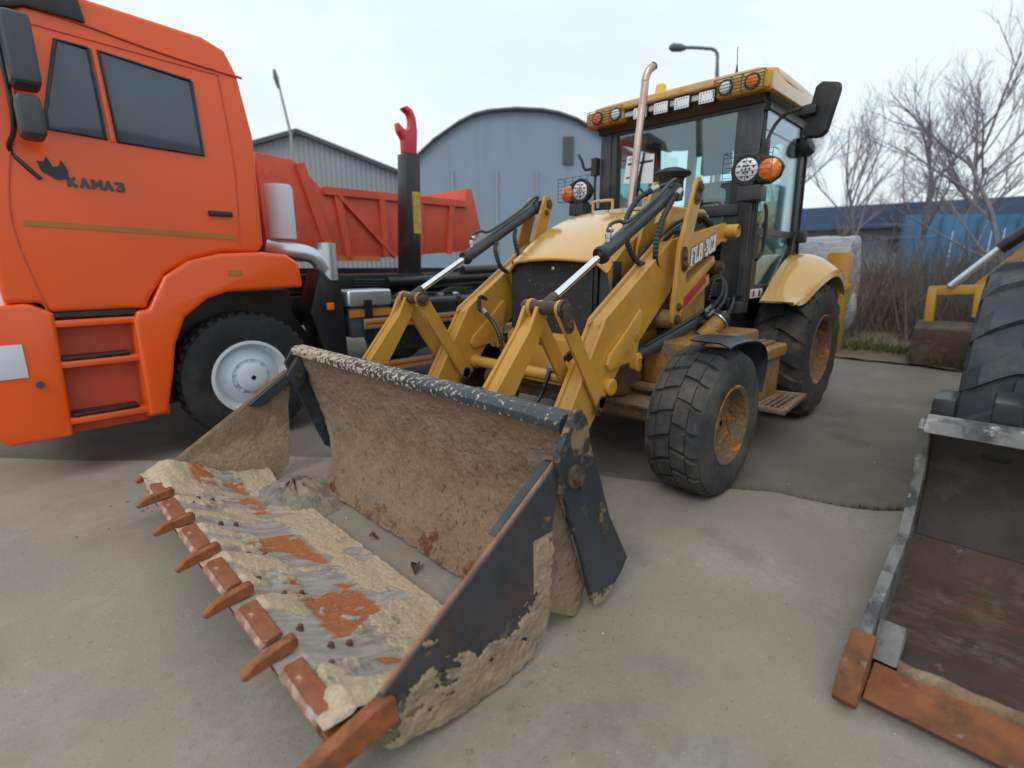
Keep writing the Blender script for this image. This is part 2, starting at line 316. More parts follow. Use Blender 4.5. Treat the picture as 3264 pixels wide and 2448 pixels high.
def spline(pts, n=8):
    P = [Vector(p) for p in pts]; P = [2*P[0]-P[1]]+P+[2*P[-1]-P[-2]]; out = []
    for i in range(1, len(P)-2):
        for k in range(n):
            t = k/n; a, b, c, d = P[i-1:i+3]
            out.append(.5*((2*b)+(c-a)*t+(2*a-5*b+4*c-d)*t*t+(3*b-a-3*c+d)*t**3))
    return out+[P[-2]]
def hose(name, pts, r, parent, mat=None, ribs=True, n=8, step=.012):
    P = spline(pts, 10); L = [0]
    for a, b in zip(P, P[1:]): L.append(L[-1]+(b-a).length)
    m = max(4, int(L[-1]/step)) if ribs else len(P)
    Q = []; j = 0
    for i in range(m+1):
        s = L[-1]*i/m
        while j < len(L)-2 and L[j+1] < s: j += 1
        t = (s-L[j])/max(1e-9, L[j+1]-L[j]); Q.append(P[j].lerp(P[j+1], min(1, t)))
    rr = [r*(1.0 if i % 2 else .82) for i in range(len(Q))] if ribs else r
    return MB().tube(Q, rr, n).build(name, mat or Hose, parent, angle=70 if not ribs else 25)
def fbm(x, y, z=0.0, o=4): return noise.fractal(Vector((x, y, z)), 1.0, 2.0, o)

def sst(a, b, x):
    t = max(0, min(1, (x-a)/(b-a))); return t*t*(3-2*t)
def gz(x, y):
    """the yard falls away gently towards the bucket and the truck"""
    w = sst(1.3, 1.9, y); k = -.085*(sst(2.35, 3.7, x)*(1-w)+sst(1.3, 2.2, x)*w)
    return k-.13*sst(-1.5, -2.4, y)*(1-.6*sst(2.35, 3.7, x))

# ------------------------------------------------------------------ ground
def axis_pts(a, b, c0, c1, fine):
    p = []; x = c0
    while x <= c1+1e-6: p.append(x); x += fine
    st = fine; x = c0; lo = []
    while x > a: st *= 1.35; x -= st; lo.append(max(a, x))
    st = fine; x = c1; hi = []
    while x < b: st *= 1.35; x += st; hi.append(min(b, x))
    return lo[::-1]+p+hi
gx = axis_pts(-400, 400, -4, 7, .16); gy = axis_pts(-400, 400, -5, 5, .16)
def rough_z(x, y): return gz(x, y)+(.006*fbm(x*1.3, y*1.3)+.003*fbm(x*5, y*5, 3) if abs(x) < 12 and abs(y) < 12 else 0)
g = MB(); nx, ny = len(gx), len(gy)
g.add([(x, y, rough_z(x, y)-.03) for x in gx for y in gy], [(i*ny+j, (i+1)*ny+j, (i+1)*ny+j+1, i*ny+j+1) for i in range(nx-1) for j in range(ny-1)])
g.build('ground', AsphM, kind='structure')
# concrete apron, its broken edge runs in front of the front wheel
def edge_x(y): return 2.78-.56*(y) + .05*fbm(y*1.7, 2.0)+.03*fbm(y*9, 5.0)+.018*fbm(y*31, 5.0) if y > -1.2 else 2.78+.67+.9*(-1.2-y)+.05*fbm(y*1.7, 2.0)
cg = MB(); rows = 150; cols = 90
ys = [-9+18*i/(rows-1) for i in range(rows)]
vs = []
for y in ys:
    x0 = edge_x(y) if y < 4 else edge_x(4)
    for j in range(cols):
        t = j/(cols-1); x = x0+(16-x0)*t**1.6
        dz = 0 if j > 0 else -.05
        vs.append((x, y, rough_z(x, y)+.0015*fbm(x*14, y*14, 2)+(-.008 if j == 1 else 0)+dz))
cg.add(vs, [(i*cols+j, (i+1)*cols+j, (i+1)*cols+j+1, i*cols+j+1) for i in range(rows-1) for j in range(cols-1)])
cg.build('concrete_pavement', ConcM, kind='structure')

# ------------------------------------------------------------------ backhoe loader
LD = thing('backhoe_loader', (2.0, 0, 0), 'yellow backhoe loader with open muddy four in one bucket and dark glazed cab', 'backhoe loader')
def part(mb, name, mat, parent=None, **k): return mb.build(name, mat, parent or LD, **k)

# --- clam of the bucket: floor, side plates, blade, teeth, bolts
HW = 1.176
def floor_z(x):
    if x > 4.62: return .135+.0*(x-4.62)
    t = (x-4.03)/(4.62-4.03); return -.05+.02*t+.165*t*t
def floor_masks(x, y):
    e = HW-abs(y); far = y+HW
    n = fbm(x*2.4+y*.5, y*6.0, 1.9, 7)+.35*fbm(x*11, y*15, 4.4, 4)
    mound = 0
    for k in range(12):
        yc = -HW+2*HW*(k+.5)/12+.02*sin(k*5.1)
        w = .075+.02*sin(k*3.3)
        mound = max(mound, max(0, 1-((y-yc-(4.6-x)*.12)/w)**2)*sst(4.34+.05*sin(k*2.7), 4.50, x)*(1-sst(4.63, 4.69, x)))
    rear = sst(4.24+.03*fbm(y*4, 2), 4.17+.03*fbm(y*4, 2), x)
    n += .55*mound+.75*rear*(1-.6*sst(.05, .3, fbm(x*4, y*3, 12)))-.10*sst(4.2, 4.3, x)+.5*sst(.35, .05, far)+.35*sst(.14, .02, e)
    sand = sst(-.10, .26, n)
    ru = fbm(x*2.2+.7, y*3.6, 9.3, 6)+.34*fbm(x*12, y*30, 2.2, 5)-.03
    rust = sst(.06, .16, ru)*sst(4.18, 4.26, x)*(1-sst(4.46, 4.54, x))
    return sand, rust, mound
def floor_fn(u, v):
    x = 4.03+.685*u; y = -HW+.02+(2*HW-.04)*v
    z = floor_z(x); sand, rust, mound = floor_masks(x, y)
    rust *= .85
    sand = max(0, sand-.9*rust)
    FA['sand'].append(sand); FA['rust'].append(rust)
    z += (.010*sand+.018*mound*sand)*(1-.6*sst(4.62, 4.70, x))+sand*(.005*fbm(x*16, y*16, 3.3, 4)+.0025*fbm(x*60, y*60, 8, 2))
    e = min(1-v, v)*2*HW
    z += .06*sst(.22, 0, e)*(1-sst(4.5, 4.68, x)*.6)+.02*fbm(x*6, y*6)*sst(.3, .05, e)
    z += .06*sst(.42, 0, v*2*HW)*sst(.05, .3, x-4.2)*(1+.5*fbm(x*7, y*7, 4))*(1-.55*sst(4.55, 4.7, x))
    return (x, y, z)
FA = {'sand': [], 'rust': []}
fl = MB().grid(150, 400, floor_fn); fl.attr = FA
clam = part(fl, 'clam_floor', FloorM, angle=80)
MB().grid(14, 3, lambda u, v: (4.03+.68*u, -HW+.02+(2*HW-.04)*v, floor_z(4.03+.68*u)-.022)).build('floor_underside', SideM, clam)
side_poly = [(4.645, .115), (4.56, .185), (4.10, .475), (3.835, .65), (3.80, .645), (3.845, .40), (3.865, .07), (3.885, -.0), (3.95, -.062), (4.05, -.082), (4.30, -.07), (4.55, .0)]
def inside(px, pz, poly):
    c = False; n = len(poly)
    for k in range(n):
        (x0, z0), (x1, z1) = poly[k], poly[k-1]
        if (z0 > pz) != (z1 > pz) and px < (x1-x0)*(pz-z0)/(z1-z0)+x0: c = not c
    return c
def mud_cake():
    """dried mud stuck on the outside of the near side plate, standing proud of the steel"""
    nu, nv = 300, 170; m = MB(); idx = {}; P = []
    xa, xb, za, zb = 3.80, 4.62, -.085, .42
    def mk(x, z):
        top = .165-.10*sst(4.25, 4.60, x)+.05*sst(4.1, 3.9, x)
        n = (top-z)*3.2+.55*fbm(x*5, z*8, 3.7, 6)+.16*fbm(x*30, z*30, 1.2, 3)
        bare = fbm(x*5.5+z*4, z*14-x*6, 8.8, 5)-.10-.45*sst(.05, -.06, z)    # long scraped streaks of bare plate
        n = min(n, n-2.2*max(0, bare))
        n = max(n, .9*sst(.05, .0, abs(x-3.885-.10*max(0, z-.1)*.2)-.012)*sst(.40, .30, z)*(.55+fbm(x*20, z*9, 2)))
        return n
    for i in range(nu):
        for j in range(nv):
            x = xa+(xb-xa)*i/(nu-1); z = za+(zb-za)*j/(nv-1); k = mk(x, z)
            idx[i, j] = len(P); h = sst(.0, .14, k)
            P.append((x, HW+.0118+(.0005 if k <= 0 else .002+.007*h+h*(.006*fbm(x*14, z*14, 6, 4)+.003*fbm(x*45, z*45, 2, 2))), z, k > 0 and inside(x, z, side_poly)))
    m.v = [p[:3] for p in P]
    for i in range(nu-1):
        for j in range(nv-1):
            q = (idx[i, j], idx[i+1, j], idx[i+1, j+1], idx[i, j+1])
            if sum(P[k][3] for k in q) >= 3: m.f.append(q)
    used = sorted({k for f in m.f for k in f}); mp = {k: n for n, k in enumerate(used)}
    m.v = [m.v[k] for k in used]; m.f = [tuple(mp[k] for k in f) for f in m.f]
    m.build('mud_cake', CakeM, clam, angle=80)
for s in (1, -1):
    y0, y1 = (HW-.012, HW+.012) if s > 0 else (-HW-.012, -HW+.012)
    if s > 0: mud_cake()
    sp = MB().prism(side_poly, y0, y1).build('side_plate', SideM if s > 0 else InnerM, clam, bevel=.003, seg=1, label='muddy lower side plate of the bucket nearest the camera' if s > 0 else 'mud coated far side plate of the bucket')
    # thick flange along the upper part of the leading edge
    fp = [(4.11, .468), (3.835, .65), (3.80, .645), (3.79, .60), (4.03, .445)]
    MB().prism(fp, HW-.052 if s > 0 else -HW+.052, HW-.014 if s > 0 else -HW+.014).build('edge_flange', Chr, clam, bevel=.004, seg=1)
    MB().tube([(4.56, s*HW, .188), (4.10, s*HW, .478), (3.835, s*HW, .653)], .008, 6).build('worn_edge', PlateE, clam)
# cutting blade
bl = MB().prism([(4.60, .095), (4.700, .098), (4.712, .108), (4.700, .118), (4.60, .116)], -HW, HW)
bl.build('cutting_blade', BladeM, clam)
segm = MB().prism([(-.026, -.004), (.034, -.020), (.038, -.006), (.030, .008), (-.022, .013)], -.122, .122)
segme = segm.mesh('blade_segment', BladeM, .004, 1)
lipme = MB().prism([(.026, -.038), (.046, -.038), (.050, -.016), (.038, -.001), (.026, -.001)], -.124, .124).mesh('blade_lip', EdgeM, .003, 1)
for k in range(6):
    y = -HW+2*HW*(k+.5)/6
    link('blade_segment', segme, clam, (4.668, y, .152), (0, radians(random.uniform(-3, 3)), radians(random.uniform(-1, 1))))
    link('blade_lip', lipme, clam, (4.668, y, .152))
tp = [(-.070, -.005), (.090, -.028), (.102, -.014), (.060, .018), (-.06, .040), (-.072, .030)]
tme = MB().prism(tp, -.017, .017).mesh('bucket_tooth', ToothM, .004, 1)
for k in range(1, 6):
    y = -HW+2*HW*k/6
    link('bucket_tooth', tme, clam, (4.700, y, .152), (0, radians(random.uniform(-2, 3)), radians(random.uniform(-2, 2))))
ctm = MB().prism([(-.11, -.045), (.10, -.075), (.30, -.075), (.31, -.055), (.12, .0), (-.06, .045), (-.10, .035)], -.022, .022).mesh('corner_tooth', ToothM, .009, 2)
link('corner_tooth', ctm, clam, (4.63, HW+.012, .135)); link('corner_tooth', tme, clam, (4.64, -HW+.01, .150))
btm = MB().lathe([(.014, -.016), (.014, -.004), (.010, -.002), (.010, .007), (.006, .010)], (0, 0, 0), (0, 0, 1), 8).mesh('bolt', BoltM)
for k in range(6):
    y = -HW+2*HW*(k+.5)/6
    for dy in (-.075, .085): link('bolt', btm, clam, (4.575, y+dy, floor_z(4.575)+.012), (0, radians(-12), 0))
for k in range(1, 6):
    y = -HW+2*HW*k/6
    for dx in (4.525, 4.46): link('bolt', btm, clam, (dx, y+.01, floor_z(dx)+.008), (0, radians(-12), 0))
MB().prism([(-.04, 0), (0, -.032), (.04, 0), (0, .032)], HW+.012, HW+.020).build('tooth_washer', Steel, clam, loc=(4.535, 0, .085))
MB().cyl((4.535, HW+.018, .085), (4.535, HW+.032, .085), .017, 10).build('bolt', BoltM, clam)

# --- moldboard (rear half of the bucket)
prof = [(3.765, .762), (3.735, .70), (3.70, .60), (3.675, .47), (3.672, .34), (3.70, .21), (3.745, .09), (3.80, -.01), (3.835, -.065)]
def mprof(t):
    k = t*(len(prof)-1); i = min(int(k), len(prof)-2); a = k-i
    return prof[i][0]*(1-a)+prof[i+1][0]*a, prof[i][1]*(1-a)+prof[i+1][1]*a
def ylo(z): return -1.165 if z > .56 else -1.165+.43*sst(.58, -.05, z)
def mold_fn(u, v):
    x, z = mprof(u); a = ylo(z); b = 1.13-.10*sst(.5, 0., z)
    y = a+(b-a)*v
    d = .010*fbm(y*7, z*7, 2.2, 5)+.004*fbm(y*22, z*26, 5.1, 4)+.003*fbm(y*60, z*70, 1.1, 2)
    lump = .03*sst(.25, .0, abs(y+.62))*sst(.22, .05, z)
    return (x+d+lump, y, z)
mold = part(MB().grid(170, 460, mold_fn), 'moldboard', MoldM, angle=80)
MB().grid(20, 2, lambda u, v: (mprof(u)[0]-.03, ylo(mprof(u)[1])+(1.13-ylo(mprof(u)[1]))*v, mprof(u)[1])).build('moldboard_back', SideM, mold)
MB().prism([(3.70, .735), (3.79, .755), (3.795, .79), (3.765, .812), (3.71, .815), (3.685, .78)], -1.16, 1.165).build('lip_beam', LipM, mold, bevel=.006)
def sandy(y0, y1, n, mat=None): pass
end_poly = [(3.765, .835), (3.72, .835), (3.685, .79), (3.65, .66), (3.60, .56), (3.51, .34), (3.355, .085), (3.40, .03), (3.52, -.05), (3.60, -.035), (3.70, .25), (3.785, .47), (3.855, .665), (3.845, .70)]
for s in (1, -1):
    y0 = 1.187*s; y1 = 1.212*s
    if s > 0:
        ep = MB().prism(end_poly, y0, y1).build('end_plate', EndM, mold, bevel=.004, seg=1, label='charcoal end plate with pivot bolt beside the front wheel')
    else:
        ep = MB().prism([(3.765, .80), (3.68, .80), (3.60, .56), (3.51, .34), (3.42, .10), (3.50, .0), (3.60, .05), (3.70, .30), (3.80, .60), (3.83, .70)], y0, y1).build('end_plate', Chr, mold, bevel=.004, seg=1)
    MB().lathe([(.045, 0), (.045, .012), (.03, .016), (.03, .03), (.012, .034)], (3.755, 1.212*s, .59), (0, s, 0), 16).build('pivot_bolt', PinM, mold)
    MB().cyl((3.72, 1.212*s, .545), (3.72, 1.226*s, .545), .016, 8).build('lock_bolt', PinM, mold)
MB().prism([(3.83, .62), (3.70, .32), (3.59, .03), (3.655, -.085), (3.87, .06), (3.855, .40)], 1.135, 1.160).build('mold_cheek', MoldM, mold, bevel=.003, seg=1)
MB().lathe([(.035, 0), (.035, .03), (.02, .034), (.02, .05)], (3.78, -1.15, .62), (0, 1, 0), 14).build('far_pivot_boss', PinM, mold)
MB().prism([(3.765, .74), (3.70, .72), (3.74, .55), (3.80, .52), (3.86, .62)], -1.165, -1.11).build('clam_ear', Chr, mold, bevel=.008)
MB().prism([(3.72, .80), (3.66, .80), (3.60, .60), (3.62, .50), (3.70, .52)], 1.10, 1.165).build('clam_ear', Chr, mold, bevel=.008)
MB().prism([(3.66, .77), (3.54, .76), (3.36, .42), (3.40, .10), (3.56, .06), (3.63, .30)], .45, .49).prism([(3.66, .77), (3.54, .76), (3.36, .42), (3.40, .10), (3.56, .06), (3.63, .30)], -.65, -.61).build('mount_bracket', Chr, mold, bevel=.004)
MB().prism([(3.66, .77), (3.54, .76), (3.36, .42), (3.40, .10), (3.56, .06), (3.63, .30)], .68, .72).prism([(3.66, .77), (3.54, .76), (3.36, .42), (3.40, .10), (3.56, .06), (3.63, .30)], -.42, -.38).build('mount_bracket', Chr, mold, bevel=.004)

# --- arms, links, levers, cylinders (left y centre .60, right -.56)
arm_poly = [(3.40, .10), (3.33, .06), (3.16, .14), (2.885, .465), (2.62, .755), (2.50, .83), (2.40, .905), (2.08, 1.165), (1.56, 1.44), (1.43, 1.50), (1.42, 1.60), (1.47, 1.64), (2.045, 1.515), (2.10, 1.49), (2.79, 1.045), (2.815, 1.00), (3.09, .565), (3.38, .20)]
front_poly = [(3.40, .10), (3.33, .06), (3.16, .14), (2.885, .465), (2.62, .755), (2.50, .83), (2.40, .905), (2.08, 1.165), (2.04, 1.25), (2.04, 1.50), (2.10, 1.49), (2.79, 1.045), (2.815, 1.00), (3.09, .565), (3.38, .20)]
def inset_poly(p, d):
    out = []; n = len(p); area = sum(p[i][0]*p[(i+1) % n][1]-p[(i+1) % n][0]*p[i][1] for i in range(n)); sg = 1 if area > 0 else -1
    for i in range(n):
        a, b, c = Vector(p[i-1]), Vector(p[i]), Vector(p[(i+1) % n])
        e1 = (b-a).normalized(); e2 = (c-b).normalized(); n1 = Vector((-e1.y, e1.x))*sg; n2 = Vector((-e2.y, e2.x))*sg
        q = (n1+n2); q = q/max(.3, 1+n1.dot(n2)); out.append((b.x+q.x*d, b.y+q.y*d))
    return out
for yc in (.60, -.56):
    arm = MB().prism(front_poly, yc+.036, yc+.06).prism(front_poly, yc-.06, yc-.036).prism(inset_poly(front_poly, .014), yc-.0355, yc+.0355)
    arm = part(arm, 'loader_arm', Yel, bevel=.003, seg=1)
    ip = inset_poly(front_poly, .013)
    for yy in (.033, -.033):
        hose('weld_bead', [(x, yc+yy, z) for x, z in ip[8:15]], .0045, arm, Yel, ribs=True, n=5, step=.008)
    ban = [(2.46, 1.085), (2.43, 1.06), (2.44, .98), (2.465, .885), (2.475, .80), (2.45, .76), (2.40, .735), (2.47, .715), (2.53, .735), (2.555, .775), (2.64, .77), (2.72, .76), (2.765, .755), (2.785, .79), (2.765, .84), (2.60, .965)]
    for s in ((1,) if yc > 0 else (1,)):
        yb = yc+.06*s
        MB().prism(ban, yb+.001, yb+.024).build('reinforcing_plate', Yel, arm, bevel=.008)
        MB().cyl((2.50, yb+.02, .915), (2.50, yb+.0265, .915), .022, 14).cyl((2.59, yb+.02, .845), (2.59, yb+.0265, .845), .022, 14).build('plate_hole', YelD, arm)
    MB().lathe([(.05, 0), (.05, .022), (.042, .028)], (2.73, yc+.06, .655), (0, 1, 0), 20).build('tube_boss', Yel, arm)
    MB().prism(capsule((2.845, .60), (2.875, .545), .030), yc+.088, yc+.100).build('pin_keeper', PinM, arm, bevel=.003)
    MB().cyl((2.845, yc-.10, .59), (2.845, yc+.10, .59), .030, 16).cyl((2.87, yc+.098, .555), (2.87, yc+.112, .555), .010, 8).build('pivot_pin', PinM, arm)
    # rear half behind the tower plate: plain on the right side, lettered on the left
    yr = .72 if yc > 0 else -.68
    rear = [(2.06, 1.262), (1.59, 1.455), (1.50, 1.495), (1.425, 1.49), (1.395, 1.545), (1.415, 1.605), (1.46, 1.622), (2.045, 1.512)]
    MB().prism(rear, yr-.03, yr).prism(inset_poly(rear, .01), yr-.10, yr-.031).build('arm_rear_plate', Yel, arm, bevel=.003, seg=1)
    MB().lathe([(.047, 0), (.047, .075), (.041, .082), (.036, .083), (.036, .070), (.018, .070), (.018, .078)], (1.435, yr if yc > 0 else yr-.1, 1.565), (0, 1 if yc > 0 else -1, 0), 20).build('pivot_boss', Yel, arm)
    # tower plate (upright lever)
    yt0, yt1 = (.728, .752) if yc > 0 else (-.50, -.476)
    tw = [(2.19, .985), (2.205, 1.04), (2.165, 1.45), (2.03, 1.80), (2.005, 1.855), (1.965, 1.865), (1.925, 1.84), (1.915, 1.79), (2.045, 1.42), (2.075, 1.05), (2.10, .97), (2.15, .955)]
    tower = MB().prism(tw, yt0, yt1)
    if yc > 0: tower.prism(tw, .44, .464)
    else: tower.prism(tw, -.66, -.636)
    tower = part(tower, 'tower_plate', Yel, bevel=.003, seg=1)
    ya = yt1
    for (x, z, r) in ((1.965, 1.80, .036), (1.995, 1.735, .022), (2.105, 1.385, .020), (2.10, 1.33, .036), (2.14, 1.08, .026), (2.15, 1.0, .036)):
        MB().lathe([(r, 0), (r, .008), (r*.62, .010), (r*.62, .019), (r*.3, .021)], (x, ya, z), (0, 1, 0), 14).build('pin_cap', PinM, tower)
    for c0, c1 in (((1.965, 1.80), (1.995, 1.735)), ((2.10, 1.33), (2.112, 1.41))): MB().prism(capsule(c0, c1, .037), ya+.001, ya+.006).build('keeper_plate', PinM if yc > 0 else Yel, tower)
    # bucket link and bellcrank bars
    A = (3.205, 1.128); B = (2.845, .588); K = (3.555, .60)
    lk = MB()
    for yy in (-.045, -.130):
        lk.prism([(3.155, 1.13), (3.17, 1.165), (3.215, 1.165), (3.245, 1.13), (3.30, 1.02), (3.66, .60), (3.62, .50), (3.50, .52), (3.44, .66), (3.20, 1.01)], yc+yy-.011, yc+yy+.011)
    lk.prism([(3.225, 1.08), (3.285, 1.03), (3.63, .61), (3.60, .54), (3.50, .56), (3.45, .67), (3.235, 1.03)], yc-.1185, yc-.0565)
    lk = part(lk, 'tipping_link', Yel, bevel=.002, seg=1)
    bars = MB()
    for yy in (.071, -.118): bars.prism(capsule(A, B, .044), yc+yy, yc+yy+.022)
    bars = part(bars, 'bellcrank_bar', Yel, bevel=.003, seg=1)
    bo = MB().cyl((A[0], yc-.155, A[1]), (A[0], yc+.095, A[1]), .036, 20)
    bo.build('pin_boss', PinM, bars)
    MB().lathe([(.046, 0), (.046, .014), (.040, .016), (.034, .012), (.030, .012), (.026, .022), (.018, .024)], (A[0], yc+.094, A[1]), (0, 1, 0), 22).build('pin_end_cap', PinM, bars)
    if yc > 0:
        MB().prism(capsule((3.20, 1.128), (3.175, 1.04), .034), yc+.109, yc+.119).cyl((3.175, yc+.118, 1.04), (3.175, yc+.132, 1.04), .014, 8).build('pin_keeper', PinM, bars, bevel=.003)
    # tilt cylinder
    a = Vector((3.205, yc-.03, 1.135)); c = Vector((1.965, yc-.02, 1.80)); d = c-a
    p = lambda t: a+d*t
    cy = part(MB().lathe([(.040, 0), (.046, .006), (.046, .03), (.042, .035), (.042, (d*.58).length), (.046, (d*.60).length), (.036, (d*.615).length)], p(.375), d, 24, ref=(0, 0, 1)), 'tilt_cylinder', CylP)
    MB().cyl(p(.03), p(.40), .0205, 20).build('chrome_rod', Chrome, cy)
    MB().cyl(p(.01), p(.07), .027, 14).build('rod_eye', PinM, cy)
    MB().lathe([(.047, 0), (.051, .008), (.051, .026), (.047, .032)], p(.372), d, 22).build('gland_nut', Blk, cy)
    MB().cyl(p(.97)+Vector((0, -.06, 0)), p(.97)+Vector((0, .06, 0)), .05, 16).build('base_eye', CylP, cy)
    # rigid pipe along the top of the barrel with elbow fittings
    s = Vector((0, .02, .055))
    pi_ = [p(.43)+Vector((0, .0, .05)), p(.43)+Vector((0, 0, .105)), p(.45)+Vector((0, .0, .125)), p(.50)+Vector((0, .01, .11)), p(.56)+s*1.35, p(.80)+s*1.25, p(.90)+s*1.7, p(.955)+s*1.6, p(.965)+s*1.2, p(.93)+s*1.0]
    hose('steel_pipe', pi_, .0105, cy, CylP, ribs=False)
    MB().lathe([(.014, 0), (.014, .02), (.019, .022), (.019, .045), (.015, .05)], p(.43)+Vector((0, 0, .04)), (0, 0, 1), 10).lathe([(.016, 0), (.019, .004), (.019, .026), (.014, .03)], p(.43)+Vector((.0, 0, .10)), (-1, 0, .35), 10).build('elbow_fitting', Steel, cy)
    # lift cylinder
    l0 = Vector((2.50, yc+.0, .755)); l1 = Vector((1.50, yc+.0, .945)); ld = l1-l0
    lc = part(MB().lathe([(.034, .0), (.047, .004), (.047, ld.length*.86), (.050, ld.length*.87), (.050, ld.length*.93), (.03, ld.length*.95)], l0+ld*.12, ld, 24), 'lift_cylinder', CylP)
    MB().cyl(l0, l0+ld*.15, .028, 14).build('chrome_rod', Chrome, lc)
    hose('cylinder_pipe', [l0+ld*.2+Vector((0, .03, .05)), l0+ld*.5+Vector((0, .035, .055)), l0+ld*.8+Vector((0, .035, .06)), l0+ld*.98+Vector((0, .045, .075))], .009, lc, CylP, ribs=False)
    if yc > 0:
        MB().prism(capsule((2.475, .80), (2.475, .735), .026), .685, .700).cyl((2.475, .70, .795), (2.475, .712, .795), .011, 8).build('lift_pin_keeper', Yel, lc, bevel=.003)
        for dz_, dy_ in ((.055, .05), (.02, .075)):
            hose('hydraulic_hose', [l1+Vector((.05, dy_, dz_)), l1+Vector((-.06, dy_+.01, dz_+.03)), l1+Vector((-.20, dy_+.02, .13+dz_)), l1+Vector((-.26, dy_-.02, .25+dz_)), l1+Vector((-.22, dy_-.08, .28)), l1+Vector((-.18, dy_-.10, .12))], .017, lc)
            MB().cyl(l1+Vector((.03, dy_, dz_+.004)), l1+Vector((-.03, dy_, dz_+.016)), .019, 8).cyl(l1+Vector((-.03, dy_, dz_+.016)), l1+Vector((-.09, dy_, dz_+.035)), .022, 10).build('hose_crimp', Steel, lc)
        MB().bar((1.62, .665, .945), (1.49, .665, .93), .05, .03).cyl((1.58, .66, .90), (1.50, .70, .915), .010, 8).cyl((1.56, .66, .87), (1.48, .70, .885), .010, 8).build('cylinder_bracket', CylP, lc)
# lower levelling linkage with red prop on the left
MB().prism([(2.06, 1.16), (1.56, 1.40), (1.53, 1.35), (2.07, 1.07)], .655, .70).build('levelling_link', Yel, LD, bevel=.003)
MB().prism([(2.075, 1.03), (1.57, 1.275), (1.555, 1.21), (2.085, .955)], .64, .68).build('safety_prop_bracket', Yel, LD, bevel=.003)
MB().prism([(2.08, 1.06), (1.70, 1.262), (1.665, 1.29), (1.675, 1.25), (1.655, 1.225), (2.085, .995)], .685, .705).build('safety_prop', RedP, LD, bevel=.003, label='red folded safety prop under the lettered arm')
MB().cyl((1.50, .60, 1.32), (1.50, .735, 1.32), .045, 16).cyl((1.50, .735, 1.32), (1.50, .75, 1.32), .02, 10).build('linkage_pin', PinM, LD)
MB().prism([(1.50, 1.25), (1.82, 1.20), (1.82, .80), (1.55, .80), (1.48, .95)], .60, .625).cyl((1.62, .624, 1.02), (1.62, .629, 1.02), .022, 14).build('tower_base_plate', YelD, LD)
MB().cyl((2.13, .46, 1.0), (2.13, .735, 1.0), .06, 18).build('tower_pivot_tube', Frame, LD)
# lettering: white slab letters with a dark outline
GL = {'F': [((0, 0), (0, 1)), ((0, 1), (.62, 1)), ((0, .52), (.45, .52)), ((-.14, 0), (.2, 0)), ((.62, 1), (.62, .8))],
      'L': [((0, 0), (0, 1)), ((-.14, 1), (.2, 1)), ((0, 0), (.6, 0)), ((.6, 0), (.6, .24))],
      'B': [((0, 0), (0, 1)), ((-.1, 1), (.42, 1)), ((-.1, 0), (.45, 0)), ((0, .52), (.42, .52)), ((.42, 1), (.55, .9)), ((.55, .9), (.55, .62)), ((.55, .62), (.42, .52)), ((.42, .52), (.6, .4)), ((.6, .4), (.6, .12)), ((.6, .12), (.45, 0))],
      '-': [((.05, .45), (.45, .45))],
      '3': [((0, .86), (.1, 1)), ((.1, 1), (.45, 1)), ((.45, 1), (.57, .88)), ((.57, .88), (.57, .64)), ((.57, .64), (.45, .53)), ((.45, .53), (.2, .53)), ((.45, .53), (.6, .4)), ((.6, .4), (.6, .12)), ((.6, .12), (.47, 0)), ((.47, 0), (.1, 0)), ((.1, 0), (0, .14))],
      'C': [((.58, .74), (.58, .9)), ((.58, .9), (.46, 1)), ((.46, 1), (.14, 1)), ((.14, 1), (0, .86)), ((0, .86), (0, .14)), ((0, .14), (.14, 0)), ((.14, 0), (.46, 0)), ((.46, 0), (.58, .1)), ((.58, .1), (.58, .26)), ((.58, 1), (.58, .9))],
      'X': [((0, 0), (.58, 1)), ((0, 1), (.58, 0)), ((-.1, 0), (.14, 0)), ((.44, 0), (.68, 0)), ((-.1, 1), (.14, 1)), ((.44, 1), (.68, 1))],
      'K': [((0, 0), (0, 1)), ((0, .45), (.5, 1)), ((.12, .55), (.55, 0))], 'A': [((0, 0), (.3, 1)), ((.3, 1), (.6, 0)), ((.12, .35), (.48, .35))],
      'M': [((0, 0), (0, 1)), ((0, 1), (.35, .4)), ((.35, .4), (.7, 1)), ((.7, 1), (.7, 0))], 'R': [((0, 0), (0, 1)), ((0, 1), (.45, 1)), ((.45, 1), (.55, .75)), ((.55, .75), (.45, .5)), ((.45, .5), (0, .5)), ((.25, .5), (.58, 0))]}
def word(text, origin, ex, ez, h, wdt, stroke, off, thick, adv=.95):
    """strokes laid in the plane of ex (along) and ez (up), raised by thick along off"""
    mb = MB(); o = Vector(origin); ex, ez, off = Vector(ex), Vector(ez), Vector(off)
    cx = 0
    for ch in text:
        if ch != ' ':
            for j, (a, b) in enumerate(GL[ch]):
                w = stroke*(.62 if (abs(a[1]-b[1]) < .05) else 1.0)
                pa = o+ex*((cx+a[0])*wdt)+ez*(a[1]*h); pb = o+ex*((cx+b[0])*wdt)+ez*(b[1]*h)
                d = (pb-pa).normalized(); e = d*(w*.32); pa -= e; pb += e
                sd = d.cross(off).normalized()*w/2; t = off*(thick+.00004*j)
                mb.add([pa-sd, pa+sd, pb+sd, pb-sd, pa-sd+t, pa+sd+t, pb+sd+t, pb-sd+t], [(0, 1, 2, 3), (7, 6, 5, 4), (0, 4, 5, 1), (1, 5, 6, 2), (2, 6, 7, 3), (3, 7, 4, 0)])
        cx += adv*(.62 if ch in '-' else 1)
    return mb
ex = Vector((-.955, 0, .295)).normalized(); ez = Vector((0, 0, 1))
